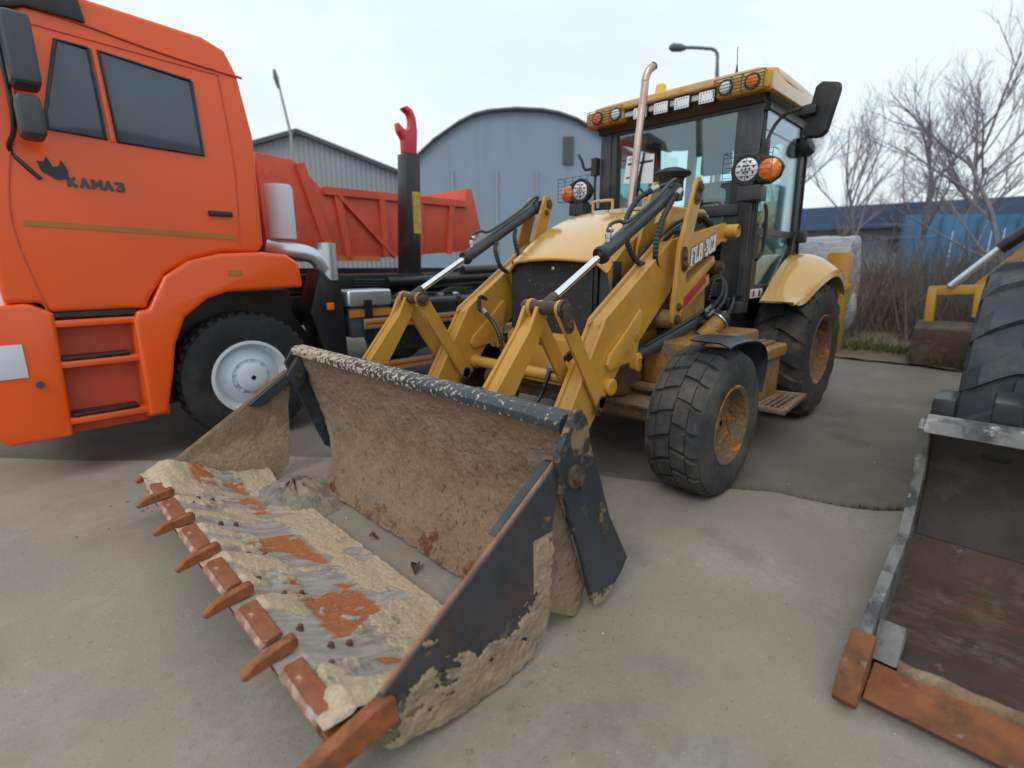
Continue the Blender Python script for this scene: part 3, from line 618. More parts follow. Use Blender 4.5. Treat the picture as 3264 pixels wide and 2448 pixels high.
for st, th, mt, nm in ((.032, .0012, Navy, 'letter_outline'), (.019, .0026, White, 'lettering')):
    word('FLB-3CX', (1.945, .7205, 1.335), ex, ez, .098, .052, st, (0, 1, 0), th, adv=1.10).build(nm, mt, LD)

# cross tube, clamps, hoses to the bucket
ct = part(MB().cyl((2.73, -.50, .655), (2.73, .54, .655), .040, 20), 'cross_tube', Yel)
for y in (-.17, .27):
    MB().box((2.70, y-.045, .694), (2.775, y+.045, .722)).cyl((2.755, y-.03, .72), (2.755, y-.03, .733), .009, 8).cyl((2.755, y+.03, .72), (2.755, y+.03, .733), .009, 8).build('hose_clamp', Steel, ct, bevel=.003)
hose('hydraulic_hose', [(2.76, -.20, .70), (2.79, -.20, .62), (2.83, -.24, .52), (2.95, -.32, .42), (3.1, -.36, .36)], .016, LD)
hose('hydraulic_hose', [(2.76, .24, .70), (2.80, .24, .62), (2.84, .22, .52), (2.95, .16, .42), (3.1, .12, .36)], .016, LD)
hose('hydraulic_hose', [(2.66, -.45, 1.10), (2.73, -.44, 1.12), (2.74, -.44, 1.04), (2.72, -.42, 1.02), (2.74, -.36, 1.0), (2.76, -.27, .95), (2.76, -.21, .86), (2.76, -.19, .77), (2.75, -.17, .72)], .016, LD)
MB().cyl((2.72, -.415, 1.03), (2.735, -.37, 1.005), .019, 10).build('hose_crimp', Steel, LD)
hose('hydraulic_hose', [(2.10, .44, 1.36), (2.40, .485, 1.20), (2.62, .50, 1.02), (2.70, .44, .90), (2.74, .36, .80), (2.75, .29, .72)], .015, LD)
hose('hydraulic_hose', [(2.10, .44, 1.33), (2.38, .475, 1.175), (2.58, .49, 1.02), (2.66, .42, .88), (2.70, .33, .76)], .015, LD)
# spiral guarded loops by the left tilt cylinder
hose('hydraulic_hose', [(1.95, .60, 1.83), (2.03, .56, 1.83), (2.12, .53, 1.80)], .013, LD, CylP, ribs=False)
hose('hydraulic_hose', [(2.12, .53, 1.80), (2.26, .50, 1.73), (2.38, .50, 1.60), (2.40, .53, 1.46), (2.34, .57, 1.355), (2.24, .60, 1.34), (2.15, .62, 1.40), (2.05, .63, 1.48), (1.9, .62, 1.55)], .0185, LD)
MB().cyl((2.10, .535, 1.807), (2.155, .52, 1.785), .021, 10).build('hose_crimp', Steel, LD)
hose('hydraulic_hose', [(2.03, .66, 1.79), (2.12, .655, 1.72), (2.22, .65, 1.60), (2.27, .65, 1.48), (2.275, .65, 1.38), (2.235, .645, 1.325), (2.17, .64, 1.335), (2.08, .63, 1.42), (1.95, .62, 1.51)], .0185, LD)
MB().cyl((2.035, .66, 1.785), (2.075, .658, 1.755), .021, 10).build('hose_crimp', Steel, LD)
for k in range(3):
    hose('hydraulic_hose', [(2.30-.02*k, .57-.03*k, 1.31+.02*k), (2.18, .57-.03*k, 1.375+.025*k), (2.02, .58-.03*k, 1.46+.025*k), (1.86, .58-.03*k, 1.54+.025*k), (1.7, .58-.03*k, 1.6+.02*k)], .014, LD)
for k in range(2):
    hose('hydraulic_hose', [(1.90, .655-.03*k, 1.585), (1.80, .655-.03*k, 1.64-.02*k), (1.70, .655-.03*k, 1.655-.02*k), (1.58, .655-.03*k, 1.62), (1.50, .65, 1.58)], .018, LD)
MB().cyl((1.965, .655, 1.565), (1.895, .655, 1.588), .021, 10).build('hose_crimp', Steel, LD)
MB().bar((1.98, .62, 1.535), (1.50, .62, 1.632), .05, .035).build('hose_guard', Blk, LD)
# right side hoses hanging from the tilt cylinder
for k in range(2):
    hose('hydraulic_hose', [(2.48-.2*k, -.53, 1.50+.10*k), (2.52-.2*k, -.50, 1.44+.09*k), (2.50-.2*k, -.47, 1.33+.07*k), (2.42-.2*k, -.46, 1.29+.06*k), (2.30-.2*k, -.46, 1.34+.08*k), (2.15-.2*k, -.46, 1.42+.1*k)], .017, LD)

# --- hood, radiator, exhaust, precleaner
def hood_fn(u, v):
    # u from the front lip to the rear, v across
    y = -.43+.86*v
    xs = [(2.50, 1.375), (2.43, 1.435), (2.25, 1.555), (2.03, 1.66), (1.80, 1.735), (1.50, 1.775), (1.10, 1.79)]
    k = u*(len(xs)-1); i = min(int(k), len(xs)-2); a = k-i
    P = spline([(x, 0, z) for x, z in xs], 12); q = P[min(len(P)-1, int(u*(len(P)-1)+.5))]
    e = abs(y)/.43
    drop = .035*e**2+.05*max(0, (e-.86)/.14)**2
    return (q.x-.05*(e**2)*(1-u), y, q.z-drop)
hood = part(MB().grid(73, 41, hood_fn), 'hood', YelSheen, angle=80)
for vv in (0, 1): MB().grid(73, 2, lambda u, v: (lambda p: (p[0], p[1], p[2]-.30*v*min(1, u*4+.05)))(hood_fn(u, vv))).build('hood_side', Yel, hood)
MB().tube(spline([hood_fn(0, v/10) for v in range(11)], 3), .011, 8).build('hood_lip', Yel, hood)
rg = part(MB().box((2.36, -.43, .88), (2.425, .30, 1.365)), 'radiator_grille', Grille, bevel=.006)
MB().lathe([(.016, 0), (.016, .006), (.008, .010)], (2.425, -.03, 1.315), (1, 0, 0), 14).build('grille_stud', Steel, rg)
MB().prism([(2.415, .88), (2.415, 1.36), (2.36, 1.36), (2.36, .88)], .305, .33).build('rubber_seal', Hose, rg)
MB().box((2.30, .335, .88), (2.40, .435, 1.36)).build('cooler_side', CabP, rg, bevel=.008)
MB().grid(14, 22, lambda u, v: (2.4255+.0015*((int(v*21)) % 2), -.42+.71*u, .90+.44*v)).build('mesh_screen', Grille, rg)
MB().box((1.10, -.42, .75), (2.34, .42, 1.40)).build('engine_cover', YelD, LD, bevel=.01)
nosep = part(MB().prism([(2.47, .52), (2.47, .84), (2.42, .875), (1.2, .875), (1.2, .52)], -.43, .43), 'nose_frame', Yel, bevel=.006)
for y, z in ((-.1, .80), (.12, .70), (.3, .76)): MB().cyl((2.468, y, z), (2.474, y, z), .013, 10).build('nose_hole', Blk, nosep)
part(MB().box((1.20, .38, 1.40), (1.79, .47, 1.735)), 'hood_rear_box', Yel, bevel=.03, seg=3)
for (xx, yy) in ((1.52, -.28), (1.40, .12)):
    MB().tube(spline([(xx, yy-.095, 1.74), (xx, yy-.095, 1.83), (xx, yy-.08, 1.845), (xx, yy+.08, 1.845), (xx, yy+.095, 1.83), (xx, yy+.095, 1.74)], 5), .011, 8).build('hood_handle', YelSheen, LD)
MB().grid(2, 9, lambda u, v: (1.78-.05*u, -.36+.5*v, hood_fn(.62+.03*u, .1+.5*v)[2]+.004)).build('orange_seal', Orange, hood)
for k in range(3): MB().box((1.86, -.12+.14*k, 1.716), (1.78, -.02+.14*k, 1.733)).build('hood_sticker', WrapW, hood)
ex = part(MB().tube(spline([(1.52, -.02, 1.70), (1.50, -.02, 1.9), (1.405, -.02, 2.60), (1.395, -.02, 2.70), (1.375, -.008, 2.765), (1.335, .012, 2.805)], 10), .0295, 18), 'exhaust_stack', ExhM)
MB().cyl((1.342, .008, 2.798), (1.331, .014, 2.809), .0300, 18).build('pipe_mouth', Blk, ex)
pc = part(MB().lathe([(.082, 0), (.084, .0), (.084, .13), (.088, .15), (.098, .16), (.128, .172), (.134, .185), (.125, .198), (.06, .222), (.02, .226)], (1.50, .31, 1.80), (0, 0, 1), 32), 'air_precleaner', Blk)
MB().lathe([(.09, 0), (.09, .03)], (1.50, .31, 1.83), (0, 0, 1), 32).build('clamp_band', TBlk, pc)

# --- chassis, axle, wheels
part(MB().prism([(2.46, .52), (2.46, .66), (2.30, .72), (-.6, .80), (-.6, .50), (2.30, .50)], .42, .50), 'frame_rail', Frame, bevel=.006)
part(MB().prism([(2.46, .52), (2.46, .66), (2.30, .72), (-.6, .80), (-.6, .50), (2.30, .50)], -.50, -.42), 'frame_rail', Frame, bevel=.006)
part(MB().box((-.6, -.5, .45), (1.8, .5, .95)), 'transmission_housing', TBlk, bevel=.02)
ax = part(MB().grid(26, 26, lambda u, v: (lambda a, y: (2.24+.085*cos(a)*(1+.12*fbm(y*9, a*2)), y, .415+(.085)*sin(a)*(1+.12*fbm(y*9, a*2, 3))))(2*pi*v, -.86+1.72*u)), 'front_axle', MudM, angle=70)
MB().tube(spline([(2.36, -.75, .46), (2.37, 0, .475), (2.36, .75, .47)], 6), .022, 8).build('steering_rod', MudM, ax)
MB().tube([(2.20, .48, .55), (2.21, .86, .56)], [.035, .03], 10).build('steering_cylinder', MudM, ax)
MB().box((2.12, .28, .5), (2.30, .38, .66)).build('axle_bracket', TBlk, ax)
def wheel(cx, cy, cz, Rr, w, rimr, lugs, mat, lug, kind, s):
    """tyre with moulded lugs, dished rim, hub and nuts; s = +1 left side (outer face towards +y)"""
    sh = Rr*.09
    y0, y1 = cy-s*w, cy                     # inner and outer face
    ym = (y0+y1)/2; hw = w/2
    pr = [(rimr, -hw*.80), (rimr+.02, -hw*.93), (rimr+(Rr-rimr)*.35, -hw*1.0), (rimr+(Rr-rimr)*.70, -hw*.985), (Rr-sh*.55, -hw*.90), (Rr-.022, -hw*.76),
          (Rr-.016, -hw*.4), (Rr-.014, 0), (Rr-.016, hw*.4), (Rr-.022, hw*.76), (Rr-sh*.55, hw*.90), (rimr+(Rr-rimr)*.70, hw*.985), (rimr+(Rr-rimr)*.35, hw*1.0), (rimr+.02, hw*.93), (rimr, hw*.80)]
    t = MB().lathe([(r, s*a) for r, a in pr], (cx, ym, cz), (0, 1, 0), 64, close=False)
    def rs(f):                              # crown radius at lateral position f in -1..1
        f = abs(f)
        return Rr-.015 if f < .74 else Rr-.015-(f-.74)/.26*sh*1.15
    def lugstrip(th, tw, fa, fb, sweep, hgt, nseg=5, bend=0.0):
        vs = []
        for i in range(nseg+1):
            f = fa+(fb-fa)*i/nseg; a = th+sweep*(abs(f)**1.3)+bend*sin(i/nseg*pi)
            for (da, dh) in ((-.5, -.01), (-.42, hgt), (.42, hgt), (.5, -.01)):
                r = rs(f)+dh; aa = a+tw*da
                vs.append((cx+r*sin(aa), ym+s*f*hw*.97, cz+r*cos(aa)))
        fs = [(i*4+k, i*4+k+1, (i+1)*4+k+1, (i+1)*4+k) for i in range(nseg) for k in range(3)]+[(0, 1, 2, 3), (nseg*4+3, nseg*4+2, nseg*4+1, nseg*4)]
        t.add(vs, fs)
    if lug == 'chevron':
        for k in range(lugs):
            th = 2*pi*k/lugs; pit = 2*pi/lugs
            for sd in (1, -1):
                o = 0 if sd > 0 else pit*.5
                lugstrip(th+o, pit*.88, sd*.02, sd*.50, .13, .019, 4)
                lugstrip(th+o+.035, pit*.84, sd*.53, sd*.97, .08, .018, 5, .02)
    elif lug == 'bar':
        for k in range(lugs):
            th = 2*pi*k/lugs
            lugstrip(th, .19, -.08, 1.0, .20, .032, 7); lugstrip(th+pi/lugs, .19, .08, -1.0, .20, .032, 7)
    else:
        for k in range(lugs):
            th = 2*pi*k/lugs
            lugstrip(th, .09, .05, .95, .05, .012, 3); lugstrip(th+pi/lugs, .09, -.05, -.95, .05, .012, 3)
    zf = cz-Rr+.016
    t.v = [(x, y+(.35*(zf-z)*(1 if y > ym else -1) if z < zf else 0), max(z, zf)) for x, y, z in t.v]
    tyre = part(t, 'tyre', mat[0], kind, angle=32)
    rp = [(rimr+.012, hw*.84), (rimr+.016, hw*.93), (rimr+.006, hw*.95), (rimr-.012, hw*.88), (rimr-.02, hw*.70), (rimr-.045, hw*.30), (rimr*.80, hw*.12), (rimr*.62, hw*.10), (rimr*.58, hw*.22), (rimr*.40, hw*.26), (rimr*.38, hw*.52), (rimr*.30, hw*.56), (.02, hw*.56)]
    if mat[2] == 'truck': rp = [(rimr+.012, hw*.84), (rimr+.016, hw*.93), (rimr-.01, hw*.95), (rimr-.04, hw*.60), (rimr*.82, hw*.45), (rimr*.70, hw*.62), (rimr*.52, hw*.78), (rimr*.48, hw*.70), (rimr*.42, hw*.70), (rimr*.40, hw*1.05), (rimr*.30, hw*1.15), (.02, hw*1.15)]
    rim = part(MB().lathe([(r, s*a) for r, a in rp], (cx, ym, cz), (0, 1, 0), 40, close=False), 'rim', mat[1], kind, angle=40)
    nn = MB(); rr_ = rimr*(.50 if mat[2] != 'truck' else .45)
    for k in range(10):
        a = 2*pi*k/10; yb = ym+s*hw*(.22 if mat[2] != 'truck' else .70)
        nn.cyl((cx+rr_*sin(a), yb, cz+rr_*cos(a)), (cx+rr_*sin(a), yb+s*.022, cz+rr_*cos(a)), .012, 6)
    nn.build('wheel_nuts', mat[1], rim)
    if mat[2] == 'mud':                     # clods of mud stuck in the dish
        md = MB()
        rng = random.Random(int(cx*100)+5)
        def clod(u, v):
            a = 2*pi*u; r = rimr*(.45+.50*v)
            return (cx+r*sin(a), ym+s*(hw*(.16+.36*v*v)+.03*max(-.3, fbm(a*3, v*4, 7.0)+.15)+.012*fbm(a*11, v*14, 2.0)), cz+r*cos(a))
        part(MB().grid(90, 24, clod), 'mud_crust', MudM, rim, angle=75)
    return tyre
FM = (Rub, RimM, 'mud'); RM = (RubR, RimM, 'mud')
wheel(2.234, 1.20, .425, .438, .355, .225, 20, FM, 'chevron', LD, 1)
wheel(2.234, -1.20, .425, .438, .355, .225, 20, FM, 'chevron', LD, -1)
wheel(0, 1.083, .595, .602, .45, .30, 17, RM, 'bar', LD, 1)
wheel(0, -1.083, .595, .602, .45, .30, 17, RM, 'bar', LD, -1)
# front mudguard (thin bent sheet over the left front wheel)
for s in (1, -1):
    pts = [(2.42, .925), (2.30, .935), (2.12, .93), (1.96, .905), (1.86, .86), (1.80, .80), (1.775, .72), (1.775, .64), (1.785, .57)]
    P = spline([(x, 0, z) for x, z in pts], 4)
    mg = MB().grid(len(P), 5, lambda u, v: (P[int(u*(len(P)-1)+.5)].x, s*(.97+.235*v-.04*max(0, u-.5)), P[int(u*(len(P)-1)+.5)].z-.02*(v > .95)))
    mg.grid(len(P), 5, lambda u, v: (P[int(u*(len(P)-1)+.5)].x-.003, s*(.97+.235*v-.04*max(0, u-.5)), P[int(u*(len(P)-1)+.5)].z-.008-.02*(v > .95)))
    part(mg, 'front_mudguard', CylP)
    MB().tube([(2.05, s*.55, .72), (2.08, s*.85, .84), (2.10, s*1.0, .92)], .022, 8).build('mudguard_bracket', Frame, LD)
    # tank shelf, toolbox and steps
    tk = part(MB().box((1.00, s*.50, .55), (2.10, s*.87, .855)), 'fuel_tank', YelD, bevel=.035, seg=3)
    tb = part(MB().box((.87, s*.80, .34), (1.33, s*1.0, .70)), 'toolbox', YelD, bevel=.012)
    MB().box((.83, s*.78, .645), (1.36, s*1.03, .745)).build('toolbox_lid', YelD, tb, bevel=.03, seg=3)
    for k in range(3): MB().box((.98, s*(.82+.06*k), .746), (1.42, s*(.86+.06*k), .775)).build('step_tread', MudM, tb, bevel=.004)
    stp = part(MB().bar((1.38, s*1.02, .335), (.86, s*1.02, .335), .03, .03).bar((1.34, s*1.20, .325), (.92, s*1.20, .355), .035, .03).bar((1.36, s*1.0, .33), (1.36, s*1.22, .325), .04, .035).bar((.90, s*1.0, .35), (.90, s*1.22, .36), .04, .035), 'foot_step', MudM, bevel=.004)
    for k in range(4): MB().bar((1.34, s*(1.05+.04*k), .335), (.92, s*(1.05+.04*k), .345), .014, .018).build('step_bar', MudM, stp)
    # rear fender
    arcp = [(.72, 1.05), (.62, 1.115), (.48, 1.22), (.28, 1.345), (.08, 1.42), (-.08, 1.41), (-.22, 1.35), (-.32, 1.27), (-.36, 1.19)]
    A_ = spline([(x, 0, z) for x, z in arcp], 5); na = len(A_)
    def fend(u, v, d=0.0):
        q = A_[int(u*(na-1)+.5)]
        y = .745+(.26+.11*sst(.1, .6, u))*v
        dz = -(.03+.10*sst(0, .3, u))*v**2.6+.015*sin(pi*v)*sst(0, .2, u)
        if u < .02: dz = .0
        return (q.x+.02*v*(1-sst(0, .3, u)), s*y, q.z+dz-d)
    fd = MB().grid(na, 14, fend).grid(na, 14, lambda u, v: fend(u, v, .012))
    # hanging outer skirt
    fd.grid(na, 3, lambda u, v: (lambda p: (p[0], p[1]+s*.004*v, p[2]-.055*v*sst(0, .25, u)))(fend(u, 1)))
    part(fd, 'rear_fender', YelSheen, angle=50)
# filler neck with black cap
fn_ = part(MB().cyl((1.62, .68, .83), (1.50, .76, .955), .055, 20), 'filler_neck', YelD)
MB().lathe([(.066, 0), (.07, .006), (.07, .02), (.06, .026), (.06, .045), (.05, .052), (.02, .054)], (1.505, .757, .95), (-.12, .08, .125), 24).build('filler_cap', Blk, fn_)
MB().lathe([(.073, -.004), (.073, .004)], (1.505, .757, .95), (-.12, .08, .125), 24).build('cap_ring', Steel, fn_)
for k in range(5): hose('chassis_hose', [(1.35+.04*k, .60+.03*k, .86), (1.25, .64+.02*k, .93+.02*k), (1.05, .66, .98+.03*k), (.95, .62, 1.05)], .014, LD, ribs=False)
for k in range(2): MB().cyl((1.36-.07*k, .70, .93), (1.36-.07*k, .70, 1.0), .014, 8).lathe([(.019, 0), (.019, .02)], (1.36-.07*k, .70, .95), (0, 0, 1), 8).build('hose_union', Steel, LD)
part(MB().box((-.6, -.60, .80), (1.3, .60, 1.06)), 'cab_floor', TBlk, bevel=.01)

# --- cab
CB = part(MB().box((.86, .60, 1.055), (.965, .715, 2.58)), 'front_pillar', CabP, bevel=.012)
part(MB().box((.86, -.715, 1.055), (.965, -.60, 2.58)), 'front_pillar', CabP, bevel=.012)
for x_ in (.90, .935): MB().box((x_-.006, .7155, 1.06), (x_+.006, .722, 2.5)).build('pillar_rib', CabP, CB, bevel=.003)
for s in (1, -1):
    rp = part(MB().prism([(.055, 2.60), (-.045, 2.60), (-.145, 1.42), (-.02, 1.42)], s*.665, s*.725), 'rear_pillar', CabP, bevel=.01)
    MB().prism([(-.045, 2.58), (-.06, 2.58), (-.16, 1.42), (-.145, 1.42)], s*.675, s*.74).build('pillar_seal', Blk, rp)
    part(MB().box((-.42, s*.44, 1.2), (-.35, s*.52, 2.6)), 'rear_post', LinM, bevel=.008)
part(MB().box((.865, -.60, 2.47), (.955, .60, 2.60)), 'front_header', CabP, bevel=.006)
part(MB().box((.865, -.60, 1.715), (.965, .60, 1.80)), 'windscreen_sill', CabP, bevel=.006)
part(MB().box((.865, .52, 1.80), (.955, .60, 2.47)), 'windscreen_frame', CabP, bevel=.006)
part(MB().box((.865, -.60, 1.80), (.955, -.545, 2.47)), 'windscreen_frame', CabP, bevel=.006)
ws = part(MB().prism([(.905, 1.80), (.911, 1.80), (.936, 2.47), (.930, 2.47)], -.545, .52), 'windscreen', CabGlass)
fr = part(MB().box((.865, .48, 1.08), (.945, .60, 1.715)).box((.865, .10, 1.08), (.945, .18, 1.715)).box((.865, .18, 1.08), (.945, .48, 1.20)), 'lower_front_frame', CabP, bevel=.006)
MB().box((.91, .18, 1.20), (.917, .48, 1.715)).build('lower_front_pane', CabGlass, fr)
part(MB().box((.86, -.60, 1.0), (.90, .10, 1.70)), 'firewall', TBlk)
MB().box((.84, .30, .96), (1.02, .70, 1.055)).build('cab_corner_box', CabP, LD, bevel=.008)
for s in (1, -1):
    dr = part(MB().prism([(.86, 2.53), (.05, 2.53), (.045, 2.47), (.86, 2.47)], s*.69, s*.72), 'door_header', CabP)
    MB().prism([(.86, 1.62), (-.06, 1.62), (-.065, 1.57), (.86, 1.57)], s*.69, s*.715).build('door_rail', CabP, dr)
    MB().prism([(.855, 2.47), (.045, 2.47), (-.055, 1.62), (.855, 1.62)], s*.702, s*.708).build('door_pane', CabGlass, dr)
    MB().prism([(.77, 1.56), (.07, 1.56), (.06, 1.50), (.30, 1.26), (.40, 1.18), (.77, 1.18)], s*.698, s*.704).build('lower_door_pane', CabGlass, dr)
    MB().prism([(.86, 1.575), (.86, 1.07), (.60, 1.07), (.47, 1.09), (.10, 1.36), (-.10, 1.46), (-.10, 1.50), (.06, 1.49), (.32, 1.24), (.42, 1.165), (.775, 1.165), (.775, 1.575)], s*.685, s*.712).build('door_lower_trim', Trim, dr)
    MB().tube(spline([(.52, s*.725, 1.04), (.44, s*.73, 1.10), (.25, s*.735, 1.27), (.10, s*.735, 1.39), (.02, s*.735, 1.47), (-.02, s*.735, 1.60)], 4), .014, 8).build('door_seal', Blk, dr)
    MB().bar((.86, s*.70, 2.33), (.05, s*.70, 2.33), .012, .008).build('upper_rail', CabP, dr)
    hose('grab_rail', [(.80, s*.735, 1.80), (.80, s*.755, 1.72), (.81, s*.76, 1.50), (.83, s*.757, 1.42), (.90, s*.752, 1.375)], .013, LD, Blk, ribs=False)
    # rear quarter and rear glazing
    MB().add([(-.05, s*.70, 1.45), (-.38, s*.50, 1.45), (-.38, s*.50, 2.55), (.03, s*.70, 2.55)], [(0, 1, 2, 3)]).build('rear_quarter_pane', CabGlass, dr)
part(MB().box((-.42, -.44, 1.1), (-.37, .44, 1.62)).box((-.42, -.44, 2.46), (-.37, .44, 2.6)), 'rear_panel', LinM, bevel=.006)
part(MB().box((-.40, -.44, 1.56), (-.394, .44, 2.48)), 'rear_window', CabGlass)
st = MB().box((.845, .735, 1.10), (.86, .74, 1.15))
dc = part(MB().box((.59, .7125, 1.075), (.85, .7145, 1.145)), 'warning_decal', White)
for k in range(2):
    x = .84-.125*k
    MB().prism([(x-.002, 1.085), (x-.028, 1.085), (x-.015, 1.125)], .7146, .716).prism([(x-.085, 1.085), (x-.111, 1.085), (x-.098, 1.125)], .7146, .716).build('warning_triangle', AmberD, dc)
    MB().box((x-.035, .7146, 1.083), (x-.075, .716, 1.132)).build('warning_block', Trim, dc)
# roof
rpoly = [(1.12, -.70), (1.135, -.50), (1.14, 0), (1.135, .50), (1.12, .70), (1.03, .80), (.80, .805), (-.40, .79), (-.50, .70), (-.52, 0), (-.50, -.70), (-.40, -.79), (.80, -.805), (1.03, -.80)]
rpoly = [(x-.035, y) for x, y in rpoly]
rf = part(MB().prism(rpoly, 2.630, 2.695, 'Z'), 'roof', YelSheen, bevel=.022, seg=4)
MB().prism([(x*.985-.02, y*.97) for x, y in rpoly], 2.575, 2.6295, 'Z').build('roof_lining', LinM, rf, bevel=.006)
MB().prism([(1.075, 2.625), (.96, 2.625), (.955, 2.49), (.985, 2.49)], -.72, .72).build('front_visor', Trim, rf, bevel=.004)
for s in (1, -1):
    MB().prism([(1.07, 2.535), (1.08, 2.66), (-.42, 2.665), (-.44, 2.56)], s*.745, s*.800).build('roof_skirt', YelSheen, rf, bevel=.015, seg=3)
for s in (1, -1):
    pod = MB().box((.99, s*.40, 2.54), (1.095, s*.79, 2.670)).build('lamp_pod', Yel, rf, bevel=.03, seg=3)
    for y, mt, rr in ((.475, LensW, .043), (.665, Amber, .043)):
        MB().lathe([(rr+.012, 0), (rr+.012, .008), (rr, .009)], (1.094, s*y, 2.606), (1, 0, 0), 22).build('lamp_bezel', Blk, rf)
        MB().lathe([(rr, 0), (rr*.9, .010), (rr*.5, .016), (.004, .018)], (1.102, s*y, 2.606), (1, 0, 0), 22).build('roof_lamp', mt, rf)
    cg_ = MB()
    for k in range(6): cg_.tube([(1.13, s*.40, 2.550+.022*k), (1.13, s*.755, 2.550+.022*k)], .0025, 5)
    for y in (.40, .52, .60, .755): cg_.tube([(1.095, s*y, 2.550), (1.13, s*y, 2.550), (1.13, s*y, 2.660), (1.095, s*y, 2.660)], .003, 5)
    cg_.build('wire_guard', Blk, rf)
for y in (.335, .135, -.045, -.235):
    wl_ = MB().box((1.055, y-.064, 2.527), (1.095, y+.064, 2.617)).build('work_light', Blk, LD, bevel=.008)
    MB().box((1.0955, y-.060, 2.531), (1.103, y+.060, 2.613)).build('light_face', LensW, wl_, bevel=.004)
    lm = MB()
    for i in range(5):
        for j in (0, 3): lm.cyl((1.102, y-.042+.021*i, 2.544+.0187*j), (1.1045, y-.042+.021*i, 2.544+.0187*j), .005, 6)
    for j in (1, 2): lm.cyl((1.102, y-.042, 2.544+.0187*j), (1.1045, y-.042, 2.544+.0187*j), .005, 6)
    lm.build('led_dots', LedM, wl_)
    MB().box((1.03, y-.03, 2.617), (1.085, y+.03, 2.632)).cyl((1.10, y-.03, 2.618), (1.07, y-.03, 2.628), .006, 6).cyl((1.10, y+.03, 2.618), (1.07, y+.03, 2.628), .006, 6).build('light_bracket', Blk, wl_)
MB().lathe([(.05, 0), (.05, .03), (.042, .10), (.02, .115)], (.93, -.15, 2.695), (0, 0, 1), 18).build('amber_beacon', AmberY, LD)
ant = part(MB().lathe([(.030, 0), (.030, .02), (.020, .03), (.014, .07), (.007, .13), (.005, .15)], (.80, .42, 2.692), (0, 0, 1), 12), 'aerial_base', Blk)
MB().cyl((.80, .42, 2.84), (.795, .41, 2.97), .003, 5).build('aerial_rod', Blk, ant)
# head lamps on stalks
for s in (1, -1):
    hl = MB().lathe([(.062, -.10), (.09, -.07), (.106, -.01), (.106, .012), (.098, .018), (.092, .012)], (1.22, s*.735, 1.995), (1, .04, 0), 30).build('headlamp', Blk, LD)
    MB().lathe([(.086, 0), (.07, .012), (.03, .02), (.004, .021)], (1.225, s*.735, 1.995), (1, .04, 0), 28).build('lens', LensW, hl)
    lm = MB()
    for (dy, dz) in [(0, 0)]+[(.026*cos(k*pi/3), .026*sin(k*pi/3)) for k in range(6)]+[(.054*cos(k*pi/4+.3), .054*sin(k*pi/4+.3)) for k in range(8)]:
        xx = 1.2465-.22*((dy*dy+dz*dz))/.1
        lm.lathe([(.0085, -.006), (.0085, .003), (.005, .003)], (xx, s*.735+dy, 1.995+dz), (1, .04, 0), 8)
    lm.build('led_cells', LedM, hl)
    MB().lathe([(.050, -.05), (.070, -.02), (.076, .0), (.066, .026), (.038, .04), (.004, .046)], (1.215, s*.885, 1.98), (1, s*.15, 0), 24).build('indicator', Amber, hl)
    MB().prism([(s*.74, 2.104), (s*.80, 2.100), (s*.92, 2.06), (s*.965, 2.005), (s*.94, 1.93), (s*.88, 1.895), (s*.74, 1.887)], 1.12, 1.205, 'X').build('lamp_shell', Blk, hl, bevel=.02, seg=3)
    MB().box((1.13, s*.70, 1.885), (1.25, s*.80, 1.905)).build('lamp_foot', Blk, hl, bevel=.004)
    MB().box((1.10, s*.69, 1.785), (1.25, s*.845, 1.885)).build('lamp_bracket', CabP, hl, bevel=.006)
    MB().box((.95, s*.70, 1.79), (1.12, s*.76, 1.86)).build('bracket_arm', CabP, hl, bevel=.006)
    cg_ = MB()
    for k in range(7): cg_.tube([(1.31, s*.60, 1.905+.033*k), (1.31, s*.93, 1.905+.033*k)], .0022, 5)
    for y in (.60, .68, .76, .85, .93): cg_.tube([(1.31, s*y, 1.905), (1.31, s*y, 2.105)], .0024, 5)
    for y in (.60, .93): cg_.tube([(1.31, s*y, 1.905), (1.2, s*y, 1.905)], .0024, 5).tube([(1.31, s*y, 2.105), (1.2, s*y, 2.105)], .0024, 5)
    cg_.build('wire_guard', Blk, hl)
    MB().bar((1.0, s*.69, 1.79), (.985, s*.68, 1.10), .04, .03, (1, 0, 0)).build('lamp_stalk', CabP, hl)
# mirror on the left with its arm; folded one on the right
ma = part(MB().tube(spline([(.93, .735, 2.15), (.92, .75, 2.24), (.90, .78, 2.33), (.90, .84, 2.39), (.90, .92, 2.41), (.88, 1.02, 2.43)], 6), .013, 8), 'mirror_arm', Blk)
MB().box((.90, .72, 2.10), (.96, .765, 2.24)).cyl((.945, .70, 2.19), (.945, .70, 2.44), .016, 10).cyl((.945, .70, 2.44), (.945, .76, 2.45), .018, 10).build('mirror_bracket', Blk, ma, bevel=.005)
mp_ = [(-.085, -.15), (-.06, -.18), (.04, -.175), (.075, -.14), (.085, .12), (.07, .165), (-.05, .18), (-.085, .15)]
mir = MB().prism(mp_, -.03, .03, 'X').mesh('mirror_housing', Blk, .022, 3)
link('mirror_housing', mir, ma, (.86, 1.075, 2.385), (radians(-10), 0, radians(-14)))
MB().box((.87, .96, 2.36), (.93, 1.05, 2.42)).build('mirror_clamp', Blk, ma, bevel=.01)
part(MB().lathe([(.03, 0), (.07, .01), (.085, .05), (.075, .09), (.04, .11)], (.01, .70, 2.30), (0, .7, .35), 20), 'side_lamp_upper', Blk)
part(MB().box((-.16, .66, 1.53), (-.05, .80, 1.63)), 'side_lamp_lower', Blk, bevel=.02, seg=3)
